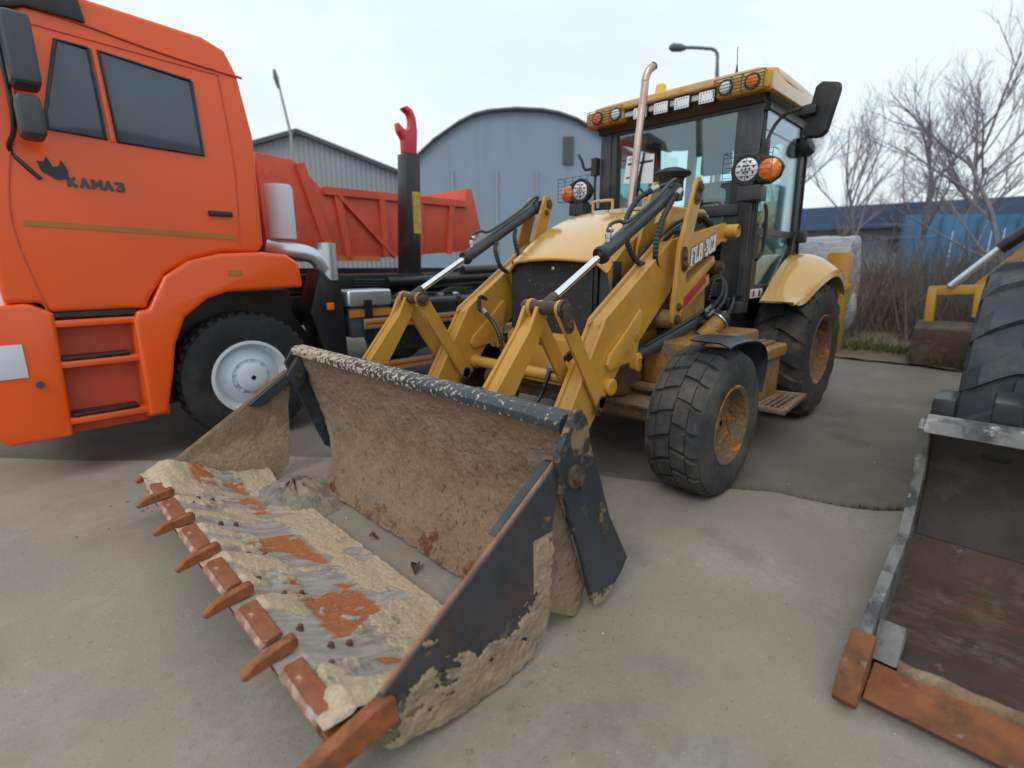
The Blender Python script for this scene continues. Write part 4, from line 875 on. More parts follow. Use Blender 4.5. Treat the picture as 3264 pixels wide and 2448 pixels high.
part(MB().tube(spline([(.98, -.735, 1.80), (1.0, -.74, 2.0), (.98, -.75, 2.25)], 4), .012, 8).box((.97, -.77, 2.15), (1.03, -.71, 2.30)).tube(spline([(1.0, -.75, 2.22), (1.0, -.86, 2.22), (1.0, -.90, 2.30), (1.0, -.94, 2.36)], 5), .014, 8), 'right_mirror_arm', Blk)
# wiper
wp = part(MB().tube([(.955, -.34, 1.79), (.96, -.31, 2.05), (.958, -.26, 2.28)], .007, 6).bar((.95, -.33, 1.82), (.945, -.265, 2.29), .012, .02, (1, 0, 0)), 'wiper', Blk)
MB().box((.94, -.37, 2.00), (.985, -.29, 2.06)).bar((.965, -.32, 2.03), (.965, -.10, 1.83), .02, .02, (1, 0, 0)).build('wiper_motor', Blk, wp, bevel=.006)
# notice behind the windscreen
nt = part(MB().add([(.9395, -.47, 2.06), (.9395, -.17, 2.03), (.9395, -.17, 2.27), (.9395, -.44, 2.285), (.9385, -.47, 2.06), (.9385, -.17, 2.03), (.9385, -.17, 2.27), (.9385, -.44, 2.285)], [(0, 1, 2, 3), (7, 6, 5, 4), (0, 4, 5, 1), (1, 5, 6, 2), (2, 6, 7, 3), (3, 7, 4, 0)]), 'paper_notice', Paper)
nx_ = .9397
MB().box((nx_, -.43, 2.205), (nx_+.001, -.18, 2.225)).box((nx_, -.445, 2.095), (nx_+.001, -.30, 2.108)).build('printed_band', Ink, nt)
pb = MB()
for i in range(4): pb.box((nx_, -.41, 2.19-.018*i), (nx_+.001, -.33+.02*(i % 2), 2.186-.018*i))
for (dy, dz) in ((0, .008), (.016, .016), (.016, 0), (.032, .008)):
    pb.prism([(-.42+dy-.008, 2.245+dz), (-.42+dy, 2.245+dz-.006), (-.42+dy+.008, 2.245+dz), (-.42+dy, 2.245+dz+.006)], nx_, nx_+.001, 'X')
pb.build('printed_marks', Ink, nt)
word('ARC', (nx_, -.365, 2.244), (0, 1, 0), (0, 0, 1), .016, .013, .004, (1, 0, 0), .0008, 1.0).build('printed_title', Ink, nt)
# seat, steering wheel, dash, levers
se = part(MB().box((-.10, -.30, 1.50), (.02, .20, 2.13)), 'seat_backrest', SeatM, bevel=.06, seg=4)
MB().box((-.10, -.21, 2.20), (-.01, .09, 2.40)).build('headrest', SeatM, se, bevel=.05, seg=4)
MB().box((-.07, -.11, 2.10), (-.05, -.09, 2.22)).box((-.07, -.03, 2.10), (-.05, -.01, 2.22)).build('headrest_post', Steel, se)
MB().box((-.08, -.30, 1.36), (.42, .20, 1.50)).build('seat_cushion', SeatM, se, bevel=.05, seg=4)
MB().box((-.05, -.25, 1.06), (.36, .15, 1.36)).build('seat_base', TBlk, se)
swm = MB().tube([(.64+.15*cos(a)*.92, .18+.15*sin(a), 1.84-.165*cos(a)*.35) for a in [2*pi*k/28 for k in range(29)]], .014, 8, cap=False)
sw = part(swm, 'steering_wheel', Blk)
MB().lathe([(.11, 0), (.10, .012), (.03, .02)], (.635, .18, 1.825), (-.35, 0, .92), 20).build('wheel_boss', Blk, sw)
MB().cyl((.635, .18, 1.825), (.80, .18, 1.40), .04, 12).build('steering_column', TBlk, sw)
part(MB().prism([(.82, 1.06), (.82, 1.60), (.70, 1.64), (.62, 1.50), (.62, 1.06)], .0, .46), 'dashboard', TBlk, bevel=.02)
for (x, y) in ((.30, .52), (.15, .54), (.45, -.30)): part(MB().tube([(x, y, 1.3), (x+.04, y, 1.66)], .008, 6).lathe([(.012, 0), (.024, .02), (.024, .045), (.01, .06)], (x+.04, y, 1.65), (0, 0, 1), 10), 'control_lever', Blk)

# --- backhoe end: stabiliser leg, wrapped bucket
sb = part(MB().box((-.82, .86, .50), (-.66, 1.05, 1.445)), 'stabiliser_leg', Yel, bevel=.006)
MB().box((-.84, .84, 1.10), (-.64, 1.07, 1.155)).build('leg_collar', Yel, sb, bevel=.004)
MB().box((-.80, .87, 1.446), (-.68, 1.03, 1.50)).build('lamp_block', WrapW, sb, bevel=.006)
for k in range(3): MB().tube([(-.679, .895+.048*k+.016*cos(a), 1.473+.016*sin(a)) for a in [pi*.2+2*pi*.8*i/10 for i in range(11)]], .003, 5).build('embossed_ring', WhiteP, sb)
hose('hydraulic_hose', [(-.60, .92, 1.26), (-.56, .98, 1.29), (-.56, 1.02, 1.24), (-.58, 1.02, 1.18), (-.62, .98, 1.16)], .014, sb)
MB().cyl((-.66, .95, 1.27), (-.60, .95, 1.27), .03, 14).build('fitting', Steel, sb)
for y in (.92, 1.03): MB().lathe([(.012, 0), (.022, .015), (.022, .03), (.012, .045)], (-.60, y, 1.13), (.3, 0, 1), 10).build('ball_fitting', Steel, sb)
part(MB().prism([(-.62, .52), (-.50, .50), (-.50, .30), (-.60, .22)], .90, 1.0), 'leg_foot', Yel, bevel=.006)
part(MB().box((-.80, -1.0, .75), (-.62, .86, 1.05)), 'rear_frame', YelD, bevel=.01)
wb = MB().grid(40, 24, lambda u, v: (lambda a, w: (-1.18+(.32+.02*fbm(a*2, w*5))*cos(a), .40+.58*w+.02*fbm(a*3, w*4, 3), 1.13+(.50+.025*fbm(a*3, w*3, 7))*sin(a)))(2*pi*u, v))
wb = part(wb, 'wrapped_bucket', Wrap, angle=80)
for vv in (.0, 1.0):
    MB().grid(40, 10, lambda u, v: (lambda a: (-1.18+v*(.32+.02*fbm(a*2, vv*5))*cos(a), .40+.58*vv+(1 if vv else -1)*.05*(1-v**3)+.02*fbm(a*3, vv*4, 3)*v+.012*fbm(cos(a)*v*7, sin(a)*v*7, 1), 1.13+v*(.50+.025*fbm(a*3, vv*3, 7))*sin(a)))(2*pi*u)).build('wrap_end', Wrap, wb, angle=80)
MB().grid(20, 20, lambda u, v: (lambda a, b: (-1.16+.15*cos(a)*sin(b)*(1+.2*fbm(a, b)), .95+.12*sin(a)*sin(b), .88+.24*cos(b)))(2*pi*u, pi*v)).build('wrapped_corner', Wrap, wb, angle=80)
part(MB().prism([(-.8, .9), (-1.1, 1.6), (-1.7, 2.1), (-1.8, 2.0), (-1.25, 1.5), (-1.0, .8)], -.12, .12), 'backhoe_boom', Yel, bevel=.01)

weeds = MB(); rw = random.Random(5)
for k in range(900):
    y = rw.choice((rw.uniform(.9, 2.6), rw.gauss(1.9, .15))); x = edge_x(y)-.015+rw.gauss(0, .012); z = gz(x, y)-.02; h = rw.uniform(.015, .05)
    weeds.add([(x-.003, y, z), (x+.003, y, z), (x+rw.uniform(-.03, .03), y+rw.uniform(-.03, .03), z+h)], [(0, 1, 2)])
weeds.build('weeds', Grass, kind='stuff')
# ------------------------------------------------------------------ stand-in mound, leaves, stones
def heap(u, v):
    a = 2*pi*u; r = v
    h = (1-r**1.6)*.13*(1+.35*fbm(a*2, r*4, 9))
    return (4.02+.30*r*cos(a)*(1+.1*fbm(a, 3)), -.74+.36*r*sin(a), -.09+h+.012*fbm(cos(a)*r*9, sin(a)*r*9, 4))
o = MB().grid(60, 26, heap).build('smear_mound', SmearM, angle=80, label='added grey mound standing in for a blurred smear at the far end of the bucket gap', cat='mound')  # mound added to stand in for a grey blur smear
def leaf(name, x, y, s, rot, label):
    m = MB().grid(7, 5, lambda u, v: ((u-.5)*s, (v-.5)*s*.6*sin(pi*min(max(u, .02), .98)), .006+.35*s*(v-.5)**2*2+.02*sin(u*4)))
    ob = m.build(name, LeafM, angle=80, label=label, cat='leaf', group=None); ob.location = (x, y, gz(x, y)+.006); ob.rotation_euler = (.1, -.2, rot); return ob
leaf('dry_leaf', 3.93, .42, .075, .8, 'curled dark leaf on the ground in the bucket gap')
leaf('dry_leaf', 3.92, .02, .05, 2.0, 'pale twisted leaf further along the bucket gap')
rs_ = random.Random(3)
stones = MB()
for k in range(260):
    x, y = rs_.uniform(-1, 6.5), rs_.uniform(-2.5, 4)
    if k < 60: x, y = rs_.uniform(3.8, 4.02), rs_.uniform(-.6, .9)
    r = rs_.choice([.003, .004, .005, .007]); z = gz(x, y)
    stones.add([(x+r*a*rs_.uniform(.7, 1.3), y+r*b*rs_.uniform(.7, 1.3), z+r*(.2+c*.8)) for a, b, c in ((1, 0, 0), (-1, 0, 0), (0, 1, 0), (0, -1, 0), (0, 0, 1), (0, 0, -.6))], [(0, 2, 4), (2, 1, 4), (1, 3, 4), (3, 0, 4), (2, 0, 5), (1, 2, 5), (3, 1, 5), (0, 3, 5)])
stones.build('gravel', Pebble, kind='stuff')
clods = MB()
for k in range(130):
    x = rs_.uniform(3.3, 4.95); y = rs_.choice((rs_.gauss(1.30, .10), rs_.gauss(-1.32, .10)))
    if abs(y) < 1.2: x = 4.80+abs(rs_.gauss(0, .09))
    r = abs(rs_.gauss(.004, .004))+.002; z = gz(x, y)
    clods.add([(x+r*a*rs_.uniform(.6, 1.4), y+r*b*rs_.uniform(.6, 1.4), z+r*(.2+c*.8)) for a, b, c in ((1, 0, 0), (-1, 0, 0), (0, 1, 0), (0, -1, 0), (0, 0, 1), (0, 0, -.6))], [(0, 2, 4), (2, 1, 4), (1, 3, 4), (3, 0, 4), (2, 0, 5), (1, 2, 5), (3, 1, 5), (0, 3, 5)])
clods.build('mud_clods', CakeM, kind='stuff')

# ------------------------------------------------------------------ orange hook lift truck
TR = thing('hook_lift_truck', (3.7, -3.5, -.13), 'orange cab-over truck with black hook lift arm parked beside the bucket', 'truck')
def tpart(mb, name, mat, parent=None, **k): return mb.build(name, mat, parent or TR, **k)
TY = -2.33; TYF = -4.73
side = [(4.93, 1.10), (4.88, 1.03), (4.345, 1.03), (4.335, 1.08), (4.20, 1.28), (4.03, 1.38), (3.80, 1.44), (3.52, 1.45), (3.47, 1.50), (3.46, 2.35), (3.53, 2.78), (3.60, 2.93), (3.75, 2.985), (4.45, 3.02), (4.75, 2.90), (5.05, 2.30), (5.10, 2.10), (5.10, 1.10)]
cabm = MB().prism(side, TYF, TY)
tc = tpart(cabm, 'cab_shell', Orange, bevel=.05, seg=4)
y_ = TY+.003
MB().prism([(3.86, 2.66), (4.385, 2.72), (4.36, 2.17), (3.84, 2.155)], TY-.02, TY+.006).build('side_window', TGlass, tc, bevel=.004)
MB().prism([(4.44, 2.72), (4.60, 2.73), (4.74, 2.19), (4.425, 2.175)], TY-.02, TY+.006).build('quarter_window', TGlass, tc, bevel=.004)
for w_ in ([(3.86, 2.66), (4.385, 2.72), (4.36, 2.17), (3.84, 2.155)], [(4.44, 2.72), (4.60, 2.73), (4.74, 2.19), (4.425, 2.175)]):
    MB().tube([(x, TY+.007, z) for x, z in w_+w_[:1]], .012, 6).build('window_seal', TBlk, tc)
MB().bar((4.412, TY+.004, 2.73), (4.392, TY+.004, 2.165), .02, .018, (0, 1, 0)).build('window_divider', Orange, tc)
MB().prism([(3.68, 1.54), (4.93, 1.59), (4.925, 1.625), (3.675, 1.58)], TY+.001, TY+.005).build('door_stripe', DoorStripe, tc)
for pts in ([(4.90, 1.03), (4.98, 1.6), (4.90, 2.12), (4.76, 2.78)], [(3.66, 1.46), (3.63, 2.10), (3.67, 2.74)], [(3.66, 2.745), (4.76, 2.79)]):
    MB().tube(spline([(x, TY+.001, z) for x, z in pts], 5), .006, 5).build('door_seam', OrangeB, tc)
MB().tube(spline([(3.50, TY+.004, 2.76), (4.0, TY+.004, 2.80), (4.46, TY+.004, 2.86), (4.72, TY+.004, 2.88)], 5), .010, 6).build('roof_gutter', OrangeB, tc)
MB().box((3.69, TY, 1.715), (3.86, TY+.03, 1.755)).build('door_handle', TBlk, tc, bevel=.008)
MB().prism([(4.805, 1.99), (4.79, 1.93), (4.72, 1.885), (4.66, 1.90), (4.66, 1.95), (4.685, 2.01), (4.70, 1.97), (4.73, 1.96), (4.755, 2.02), (4.775, 1.985)], TY, TY+.012).build('door_emblem', Ink, tc)
word('KAMA3', (4.665, TY+.001, 1.855), (-1, 0, -.03), (0, 0, 1), .05, .062, .018, (0, 1, 0), .008, 1.02).build('door_lettering', TGrey, tc)
MB().prism([(4.43, 2.86), (4.47, 3.12), (5.0, 3.02), (5.25, 2.62), (5.16, 2.55), (4.98, 2.78), (4.72, 2.87)], TYF+.1, TY+.03).build('sun_visor', TBlk, tc, bevel=.02)
MB().prism([(5.105, 1.95), (5.06, 2.28), (4.80, 2.85), (4.815, 2.86), (5.075, 2.29), (5.12, 1.95)], TYF+.15, TY-.15).build('truck_windscreen', TGlass, tc)
# wheel arch trim, steps, bumper
out = [(4.345, 1.02), (4.22, 1.26), (4.05, 1.375), (3.82, 1.435), (3.50, 1.45), (3.30, 1.43), (3.20, 1.36), (3.18, 1.15), (3.80, 1.13), (3.95, 1.08), (4.12, .95), (4.21, .75), (4.26, .50), (4.33, .22), (4.45, .22), (4.45, .95), (4.42, 1.02)]
tpart(MB().prism(out, TY-.35, TY+.035), 'wheel_arch', Orange, bevel=.035, seg=4)
MB().box((3.68, TY+.036, 1.26), (3.78, TY+.040, 1.30)).build('arch_badge', DoorStripe, TR)
stp = tpart(MB().box((4.44, TY-.30, .16), (4.96, TY-.14, 1.03)), 'step_well', OrangeB)
for z in (.30, .70, .98): MB().box((4.42, TY-.15, z-.05), (4.93, TY+.01, z)).build('cab_step', Orange, stp, bevel=.015)
for z in (.305, .705): MB().box((4.50, TY-.12, z), (4.88, TY+.014, z+.022)).build('step_tread', TBlk, stp, bevel=.004)
tpart(MB().box((4.30, TY-.30, .20), (4.46, TY-.02, .98)), 'step_pillar', Orange, bevel=.03)
bp = tpart(MB().prism([(4.90, .17), (4.87, 1.03), (4.99, 1.10), (5.30, 1.08), (5.36, .95), (5.34, .30), (5.22, .17)], TYF-.02, TY+.02), 'bumper', Orange, bevel=.03, seg=3)
MB().box((5.06, TY+.02, .62), (5.30, TY+.028, .84)).build('bumper_plate', WhiteP, bp, bevel=.006)
MB().cyl((5.015, TY+.02, .565), (5.015, TY+.045, .565), .022, 14).build('bumper_cap', TGrey, bp)
tpart(MB().prism([(4.42, 1.03), (4.90, 1.03), (4.90, 1.0), (4.42, .995)], TY-.1, TY+.004), 'door_sill', TBlk)
# mirrors
mm = tpart(MB().box((4.73, TY+.10, 2.36), (4.87, TY+.34, 2.74)), 'door_mirror', TGrey, bevel=.04, seg=3)
MB().box((4.75, TY+.10, 2.08), (4.87, TY+.34, 2.31)).build('wide_mirror', TGrey, mm, bevel=.04, seg=3)
MB().tube(spline([(4.90, TY-.02, 2.75), (4.88, TY+.12, 2.82), (4.88, TY+.14, 2.2), (4.92, TY, 2.05), (4.86, TY+.005, 1.95), (4.80, TY+.005, 1.88)], 5), .014, 8).build('mirror_bracket', TBlk, mm)
TM = (TruckRub, M('white_wheel_paint', (.58, .63, .70), .4, var=.06, layers=[dusty(.2)]), 'truck')
wheel(3.68, TY+.0, .40, .555, .30, .30, 40, TM, 'truck', TR, 1)
wheel(3.68, TYF, .40, .555, .30, .30, 40, TM, 'truck', TR, -1)
tpart(MB().prism([(4.30, .20), (4.26, .5), (4.15, .85), (3.95, 1.07), (3.7, 1.11), (3.15, 1.12), (3.15, .9), (2.9, .5), (2.9, .3)], TY-.55, TY-.36), 'inner_arch', TBlk)
# chassis, tank, guard rails, hook arm
ch = tpart(MB().box((-3.2, -3.95, .72), (4.6, -3.80, 1.02)).box((-3.2, -3.25, .72), (4.6, -3.10, 1.02)), 'chassis_rail', TBlk, bevel=.006)
hb = tpart(MB().box((-3.0, -3.9, 1.06), (2.75, -3.05, 1.24)), 'hook_lift_frame', TBlk, bevel=.01)
MB().cyl((.0, -2.98, 1.20), (1.9, -2.98, 1.15), .055, 14).build('tilt_ram', TBlk, hb)
MB().cyl((-.9, -3.0, 1.32), (.75, -3.0, 1.27), .065, 16).build('hook_lift_ram', TBlk, hb)
hk = tpart(MB().prism([(1.56, 1.1), (1.34, 1.1), (1.28, 2.63), (1.47, 2.63)], -3.30, -3.10), 'hook_arm', TBlk, bevel=.012)
MB().box((1.31, -3.099, 1.72), (1.42, -3.095, 2.20)).build('arm_sticker', StickY, hk)
hook = [(1.46, 2.635), (1.29, 2.635), (1.27, 2.90), (1.285, 3.04), (1.33, 3.12), (1.40, 3.15), (1.45, 3.12), (1.41, 3.09), (1.37, 3.07), (1.35, 3.0), (1.36, 2.93), (1.41, 2.88), (1.47, 2.90), (1.53, 2.95), (1.52, 2.86), (1.46, 2.78)]
MB().prism(hook, -3.25, -3.15).build('hook', Red, hk, bevel=.012)
tk = tpart(MB().box((.80, -2.95, .42), (2.15, -2.47, .985)), 'fuel_tank', TBlk, bevel=.07, seg=4)
for x in (1.25, 1.80): MB().box((x-.02, -2.955, .41), (x+.02, -2.462, .992)).build('tank_strap', TBlk, tk, bevel=.07, seg=3)
MB().lathe([(.045, 0), (.05, .004), (.05, .025), (.04, .032), (.01, .034)], (1.13, -2.70, .985), (0, 0, 1), 20).build('tank_cap', Chrome, tk)
MB().box((1.38, -2.66, .985), (1.46, -2.60, 1.02)).build('level_sender', Steel, tk, bevel=.006)
for k in range(3): hose('fuel_line', [(2.1, -2.62-.03*k, 1.0), (1.75, -2.63, 1.05-.01*k), (1.45, -2.63, 1.02), (1.15, -2.75, 1.03+.02*k), (.6, -2.95, 1.05)], .008, tk, ribs=False)
for k in range(3): hose('air_line', [(2.3, -3.02, 1.12+.03*k), (1.6, -2.99, 1.10+.03*k), (1.1, -2.97, 1.08+.02*k), (.3, -2.95, 1.12)], .011, ch, ribs=False)
for z in (.76, .30):
    gr = tpart(MB().box((.2, -2.42, z-.05), (2.55, -2.39, z+.05)), 'guard_rail', Silver, bevel=.004)
    MB().box((.22, -2.389, z-.034), (2.53, -2.386, z+.034)).build('reflective_tape', Stripe, gr)
    MB().box((.21, -2.3855, z-.005), (2.54, -2.3845, z+.005)).build('tape_line', TBlk, gr)
tpart(MB().box((2.45, -2.44, .25), (2.52, -2.40, 1.0)).box((.35, -2.44, .25), (.42, -2.40, 1.0)), 'guard_post', TBlk)
tpart(MB().cyl((.95, -2.43, .62), (.95, -2.60, .62), .12, 18), 'tank_access_cap', TBlk)
tpart(MB().lathe([(.12, 0), (.125, .02), (.125, .45), (.11, .48), (.03, .49)], (3.14, -2.75, 1.58), (0, 0, 1), 26), 'intake_filter', WhiteP)
tpart(MB().tube(spline([(3.28, -2.75, 1.50), (3.10, -2.62, 1.47), (2.93, -2.58, 1.42), (2.84, -2.58, 1.30)], 6), .075, 14), 'intake_elbow', Silver)
tpart(MB().cyl((2.80, -2.60, 1.20), (2.80, -2.60, 1.55), .095, 20), 'air_bottle', Silver)
tpart(MB().box((2.18, -2.75, .93), (2.68, -2.45, 1.10)), 'battery_lid', Silver, bevel=.04, seg=3)
tpart(MB().box((2.20, -2.75, .62), (2.66, -2.46, .92)), 'battery_box', TGrey, bevel=.02)
tpart(MB().box((2.18, -2.458, .83), (2.68, -2.44, .90)), 'battery_stripe', Stripe)
tpart(MB().box((2.84, -2.46, .92), (2.91, -2.43, .99)), 'marker_lamp', Amber, bevel=.01)
tpart(MB().prism([(2.92, 1.30), (2.72, 1.1), (2.70, .25), (2.86, .20), (3.05, .9)], TY-.45, TY-.16), 'mud_flap', TBlk, bevel=.01)
for xx in (-1.0, -2.2):
    wheel(xx, TY-.02, .40, .555, .30, .30, 30, TM, 'truck', TR, 1)

# ------------------------------------------------------------------ orange tipper body of a second truck behind
DT = thing('tipper_truck', (.8, -5.8, -.13), 'orange ribbed tipper body of a truck standing behind the hook lift', 'truck')
body = [(2.15, 2.66), (1.83, 2.36), (-.68, 2.38), (-.73, 2.60), (-.85, 2.60), (-1.05, 1.92), (-.72, 1.58), (1.74, 1.40), (2.60, 1.40), (2.62, 2.69)]
db = MB().prism(body, -6.9, -4.62).build('tipper_body', OrangeB, DT, bevel=.02)
for (x0, z0, x1, z1) in ((1.5, 1.45, 1.62, 2.34), (.9, 1.47, .92, 2.34), (.3, 1.5, .25, 2.34), (-.3, 1.53, -.38, 2.34)):
    MB().bar((x0, -4.60, z0), (x1, -4.60, z1), .10, .05, (0, 1, 0)).build('body_rib', OrangeB, db)
MB().bar((1.75, -4.60, 1.43), (2.10, -4.60, 2.62), .12, .06, (0, 1, 0)).bar((1.8, -4.60, 2.32), (-.7, -4.60, 2.34), .06, .10, (0, 0, 1)).build('body_rail', OrangeB, db)
MB().bar((1.62, -4.59, 2.3), (.75, -4.59, 1.46), .05, .06, (0, 1, 0)).build('body_brace', OrangeB, db)
MB().box((1.0, -4.615, 1.40), (1.75, -4.59, 1.47)).build('side_reflector', Stripe, db)
MB().box((-1.2, -6.6, .75), (5.0, -4.9, 1.3)).build('chassis', TBlk, DT)
MB().box((2.75, -6.9, .9), (4.6, -4.62, 2.7)).build('cab', OrangeB, DT, bevel=.08, seg=3)
for xx in (-.6, .7, 3.9): wheel(xx, -4.6, .40, .55, .30, .30, 30, TM, 'truck', DT, 1)

# ------------------------------------------------------------------ second loader on the right (bucket and front wheel in view)
L2 = thing('wheel_loader', (1.0, 3.25, 0), 'neighbouring loader with rusty open bucket and big dark tyre at the right edge', 'wheel loader')
def lpart(mb, name, mat, parent=None, **k): return mb.build(name, mat, parent or L2, **k)
Rusty = M('rusty_brown_bucket', (.060, .036, .024), .75, var=.3, vscale=5, bump=.003, layers=[dict(col=(.15, .125, .10), scale=3, lo=.50, hi=.66, amt=.7, stretch=(1.6, .8, 1), det=10, rg=.72, bump=.006), dict(col=(.14, .052, .02), scale=4, lo=.54, hi=.68, amt=.8, stretch=(1.6, .7, 1), det=10, rg=.72, seed=9), dict(col=(.24, .21, .17), scale=9, lo=.62, hi=.70, amt=.7, det=9)])
DullT = M('dull_rusty_edge', (.21, .068, .020), .7, var=.3, vscale=7, bump=.003, layers=[dict(col=(.09, .04, .022), scale=6, lo=.48, hi=.64), dict(col=(.22, .19, .15), scale=14, lo=.62, hi=.68, amt=.7)])
RustyB = M('dark_brown_back', (.050, .042, .035), .85, var=.3, vscale=4, bump=.004, layers=[dict(col=(.15, .125, .10), scale=3, lo=.52, hi=.7, amt=.6)])
WornG = M('worn_grey_plate', (.17, .165, .16), .6, var=.3, vscale=6, layers=[dict(col=(.06, .06, .065), scale=5, lo=.5, hi=.62), dict(col=(.42, .40, .38), scale=9, lo=.60, hi=.68)])
Y2a, Y2b = 2.06, 4.45
bf = [(3.30, -.045), (2.95, -.05), (2.62, -.04), (2.44, .02), (2.33, .14), (2.28, .32), (2.32, .50), (2.43, .66), (2.46, .68)]
bk = lpart(MB().grid(33, 40, lambda u, v: (lambda P: (P[int(u*32+.5)].x, Y2a+(Y2b-Y2a)*v, P[int(u*32+.5)].z+.006*fbm(v*14, u*9)))(spline([(x, 0, z) for x, z in bf], 4))), 'bucket_floor', Rusty, angle=70)
MB().grid(33, 2, lambda u, v: (lambda P: (P[int(u*32+.5)].x-.03*(u > .4), Y2a+(Y2b-Y2a)*v, P[int(u*32+.5)].z-.03))(spline([(x, 0, z) for x, z in bf], 4))).build('bucket_underside', RustyB, bk)
MB().grid(17, 30, lambda u, v: (lambda P: (P[int(u*16+.5)].x+.008, Y2a+.03+(Y2b-Y2a-.06)*v, P[int(u*16+.5)].z))(spline([(x, 0, z) for x, z in bf[4:]], 4))).build('bucket_back', RustyB, bk)
bsd = [(3.36, -.03), (3.30, .07), (3.10, .13), (2.75, .17), (2.50, .19), (2.40, .30), (2.38, .45), (2.43, .58), (2.50, .67), (2.44, .70), (2.38, .68), (2.28, .50), (2.24, .32), (2.29, .12), (2.42, -.01), (2.62, -.06), (3.3, -.065)]
for y in (Y2a, Y2b):
    MB().prism(bsd, y-.02, y+.02).build('bucket_side', WornG, bk, bevel=.005)
MB().prism([(3.40, -.06), (3.42, -.03), (3.36, .06), (3.20, .10), (3.18, .04), (3.30, -.06)], Y2a-.035, Y2a+.035).build('corner_tooth', DullT, bk, bevel=.008)
MB().prism([(3.34, -.055), (3.35, -.04), (3.18, -.012), (3.18, -.045)], Y2a+.04, Y2b).build('cutting_edge', DullT, bk)
MB().prism([(3.17, -.01), (3.0, -.03), (2.95, .0), (3.08, .10)], Y2a+.022, Y2a+.10).build('corner_gusset', WornG, bk, bevel=.006)
MB().grid(8, 60, lambda u, v: (3.16-.07*u+.02*fbm(v*30, 1), Y2a+.1+(Y2b-Y2a-.1)*v, -.035+.03*sin(pi*u))).build('sand_ridge', MudM, bk)
MB().prism([(2.52, .66), (2.50, .705), (2.42, .72), (2.38, .69)], Y2a, Y2b).build('top_lip', WornG, bk, bevel=.008)
MB().box((2.10, 2.25, .55), (2.38, 2.34, .80)).box((2.12, 2.06, .60), (2.36, 2.14, .78)).build('mount_ear', TBlk, bk, bevel=.02)
L2M = (M('second_tyre_rubber', (.040, .050, .058), .8, var=.2, layers=[dict(col=(.10, .105, .105), scale=5, lo=.5, hi=.7, amt=.7)]), RimM, 'plain')
wheel(1.0, 2.10, .66, .68, .46, .32, 15, L2M, 'bar', L2, -1)
wheel(1.0, 4.40, .66, .68, .46, .32, 15, L2M, 'bar', L2, 1)
lpart(MB().prism([(2.25, .25), (2.15, .45), (1.5, 1.25), (.6, 1.7), (.5, 1.55), (1.4, 1.05), (2.0, .30)], 2.85, 2.98).prism([(2.25, .25), (2.15, .45), (1.5, 1.25), (.6, 1.7), (.5, 1.55), (1.4, 1.05), (2.0, .30)], 3.55, 3.68), 'lift_arm', Yel, bevel=.006)
lpart(MB().box((-1.6, 2.75, .6), (1.0, 3.75, 1.5)), 'loader_body', Yel, bevel=.05)
lcab = lpart(MB().box((-1.3, 2.7, 1.5), (.2, 3.8, 2.9)), 'loader_cab', CabP, bevel=.05)
MB().box((.19, 2.82, 1.65), (.206, 3.68, 2.75)).build('windscreen', TGlass, lcab)
MB().box((-1.15, 2.69, 1.65), (.05, 2.71, 2.75)).build('side_window', TGlass, lcab)
lpart(MB().prism([(-1.4, 2.60), (.32, 2.60), (.32, 3.90), (-1.4, 3.90)], 2.9, 3.0, 'Z'), 'cab_roof', Yel, bevel=.03)
for y_ in (2.95, 3.4): lpart(MB().box((.32, y_, 2.82), (.36, y_+.16, 2.9)), 'work_light', LensW, bevel=.006)

# a third machine further back: only its yellow arms show beyond the grass
L3 = thing('parked_excavator', (-4.0, 2.2, 0), 'small yellow machine with raised arm and hydraulic ram behind the right tyre', 'excavator')
MB().bar((-3.9, 1.42, .55), (-3.9, 1.40, 1.02), .10, .14, (1, 0, 0)).bar((-3.9, 1.36, .99), (-3.9, 1.95, 1.03), .10, .12, (0, 0, 1)).bar((-3.9, 1.90, .66), (-3.9, 1.88, 1.03), .10, .12, (1, 0, 0)).build('arm_yoke', Yel, L3, bevel=.01)
MB().bar((-3.95, 1.82, 1.0), (-4.0, 2.75, 2.16), .12, .13, (1, 0, 0)).build('boom', Yel, L3, bevel=.01)
MB().cyl((-3.85, 1.58, 1.05), (-3.85, 2.0, 1.55), .045, 12).build('ram_rod', Silver, L3)
MB().cyl((-3.85, 1.98, 1.53), (-3.85, 2.75, 2.25), .08, 12).build('ram_barrel', TBlk, L3)
MB().box((-5.2, 2.3, .3), (-3.6, 3.6, 1.6)).build('machine_body', Yel, L3, bevel=.06)
mc = MB().box((-5.1, 2.4, 1.6), (-4.0, 3.4, 2.7)).build('machine_cab', CabP, L3, bevel=.06)
MB().box((-4.01, 2.5, 1.7), (-3.994, 3.3, 2.6)).build('windscreen', TGlass, mc)
MB().box((-5.4, 2.0, -.03), (-3.4, 2.4, .5)).box((-5.4, 3.5, -.03), (-3.4, 3.9, .5)).build('track', TBlk, L3, bevel=.12, seg=3)
MB().prism([(-3.6, .0), (-3.6, .5), (-3.9, .6), (-4.0, .0)], 1.3, 2.0).build('digging_bucket', Rusty, L3, bevel=.03)

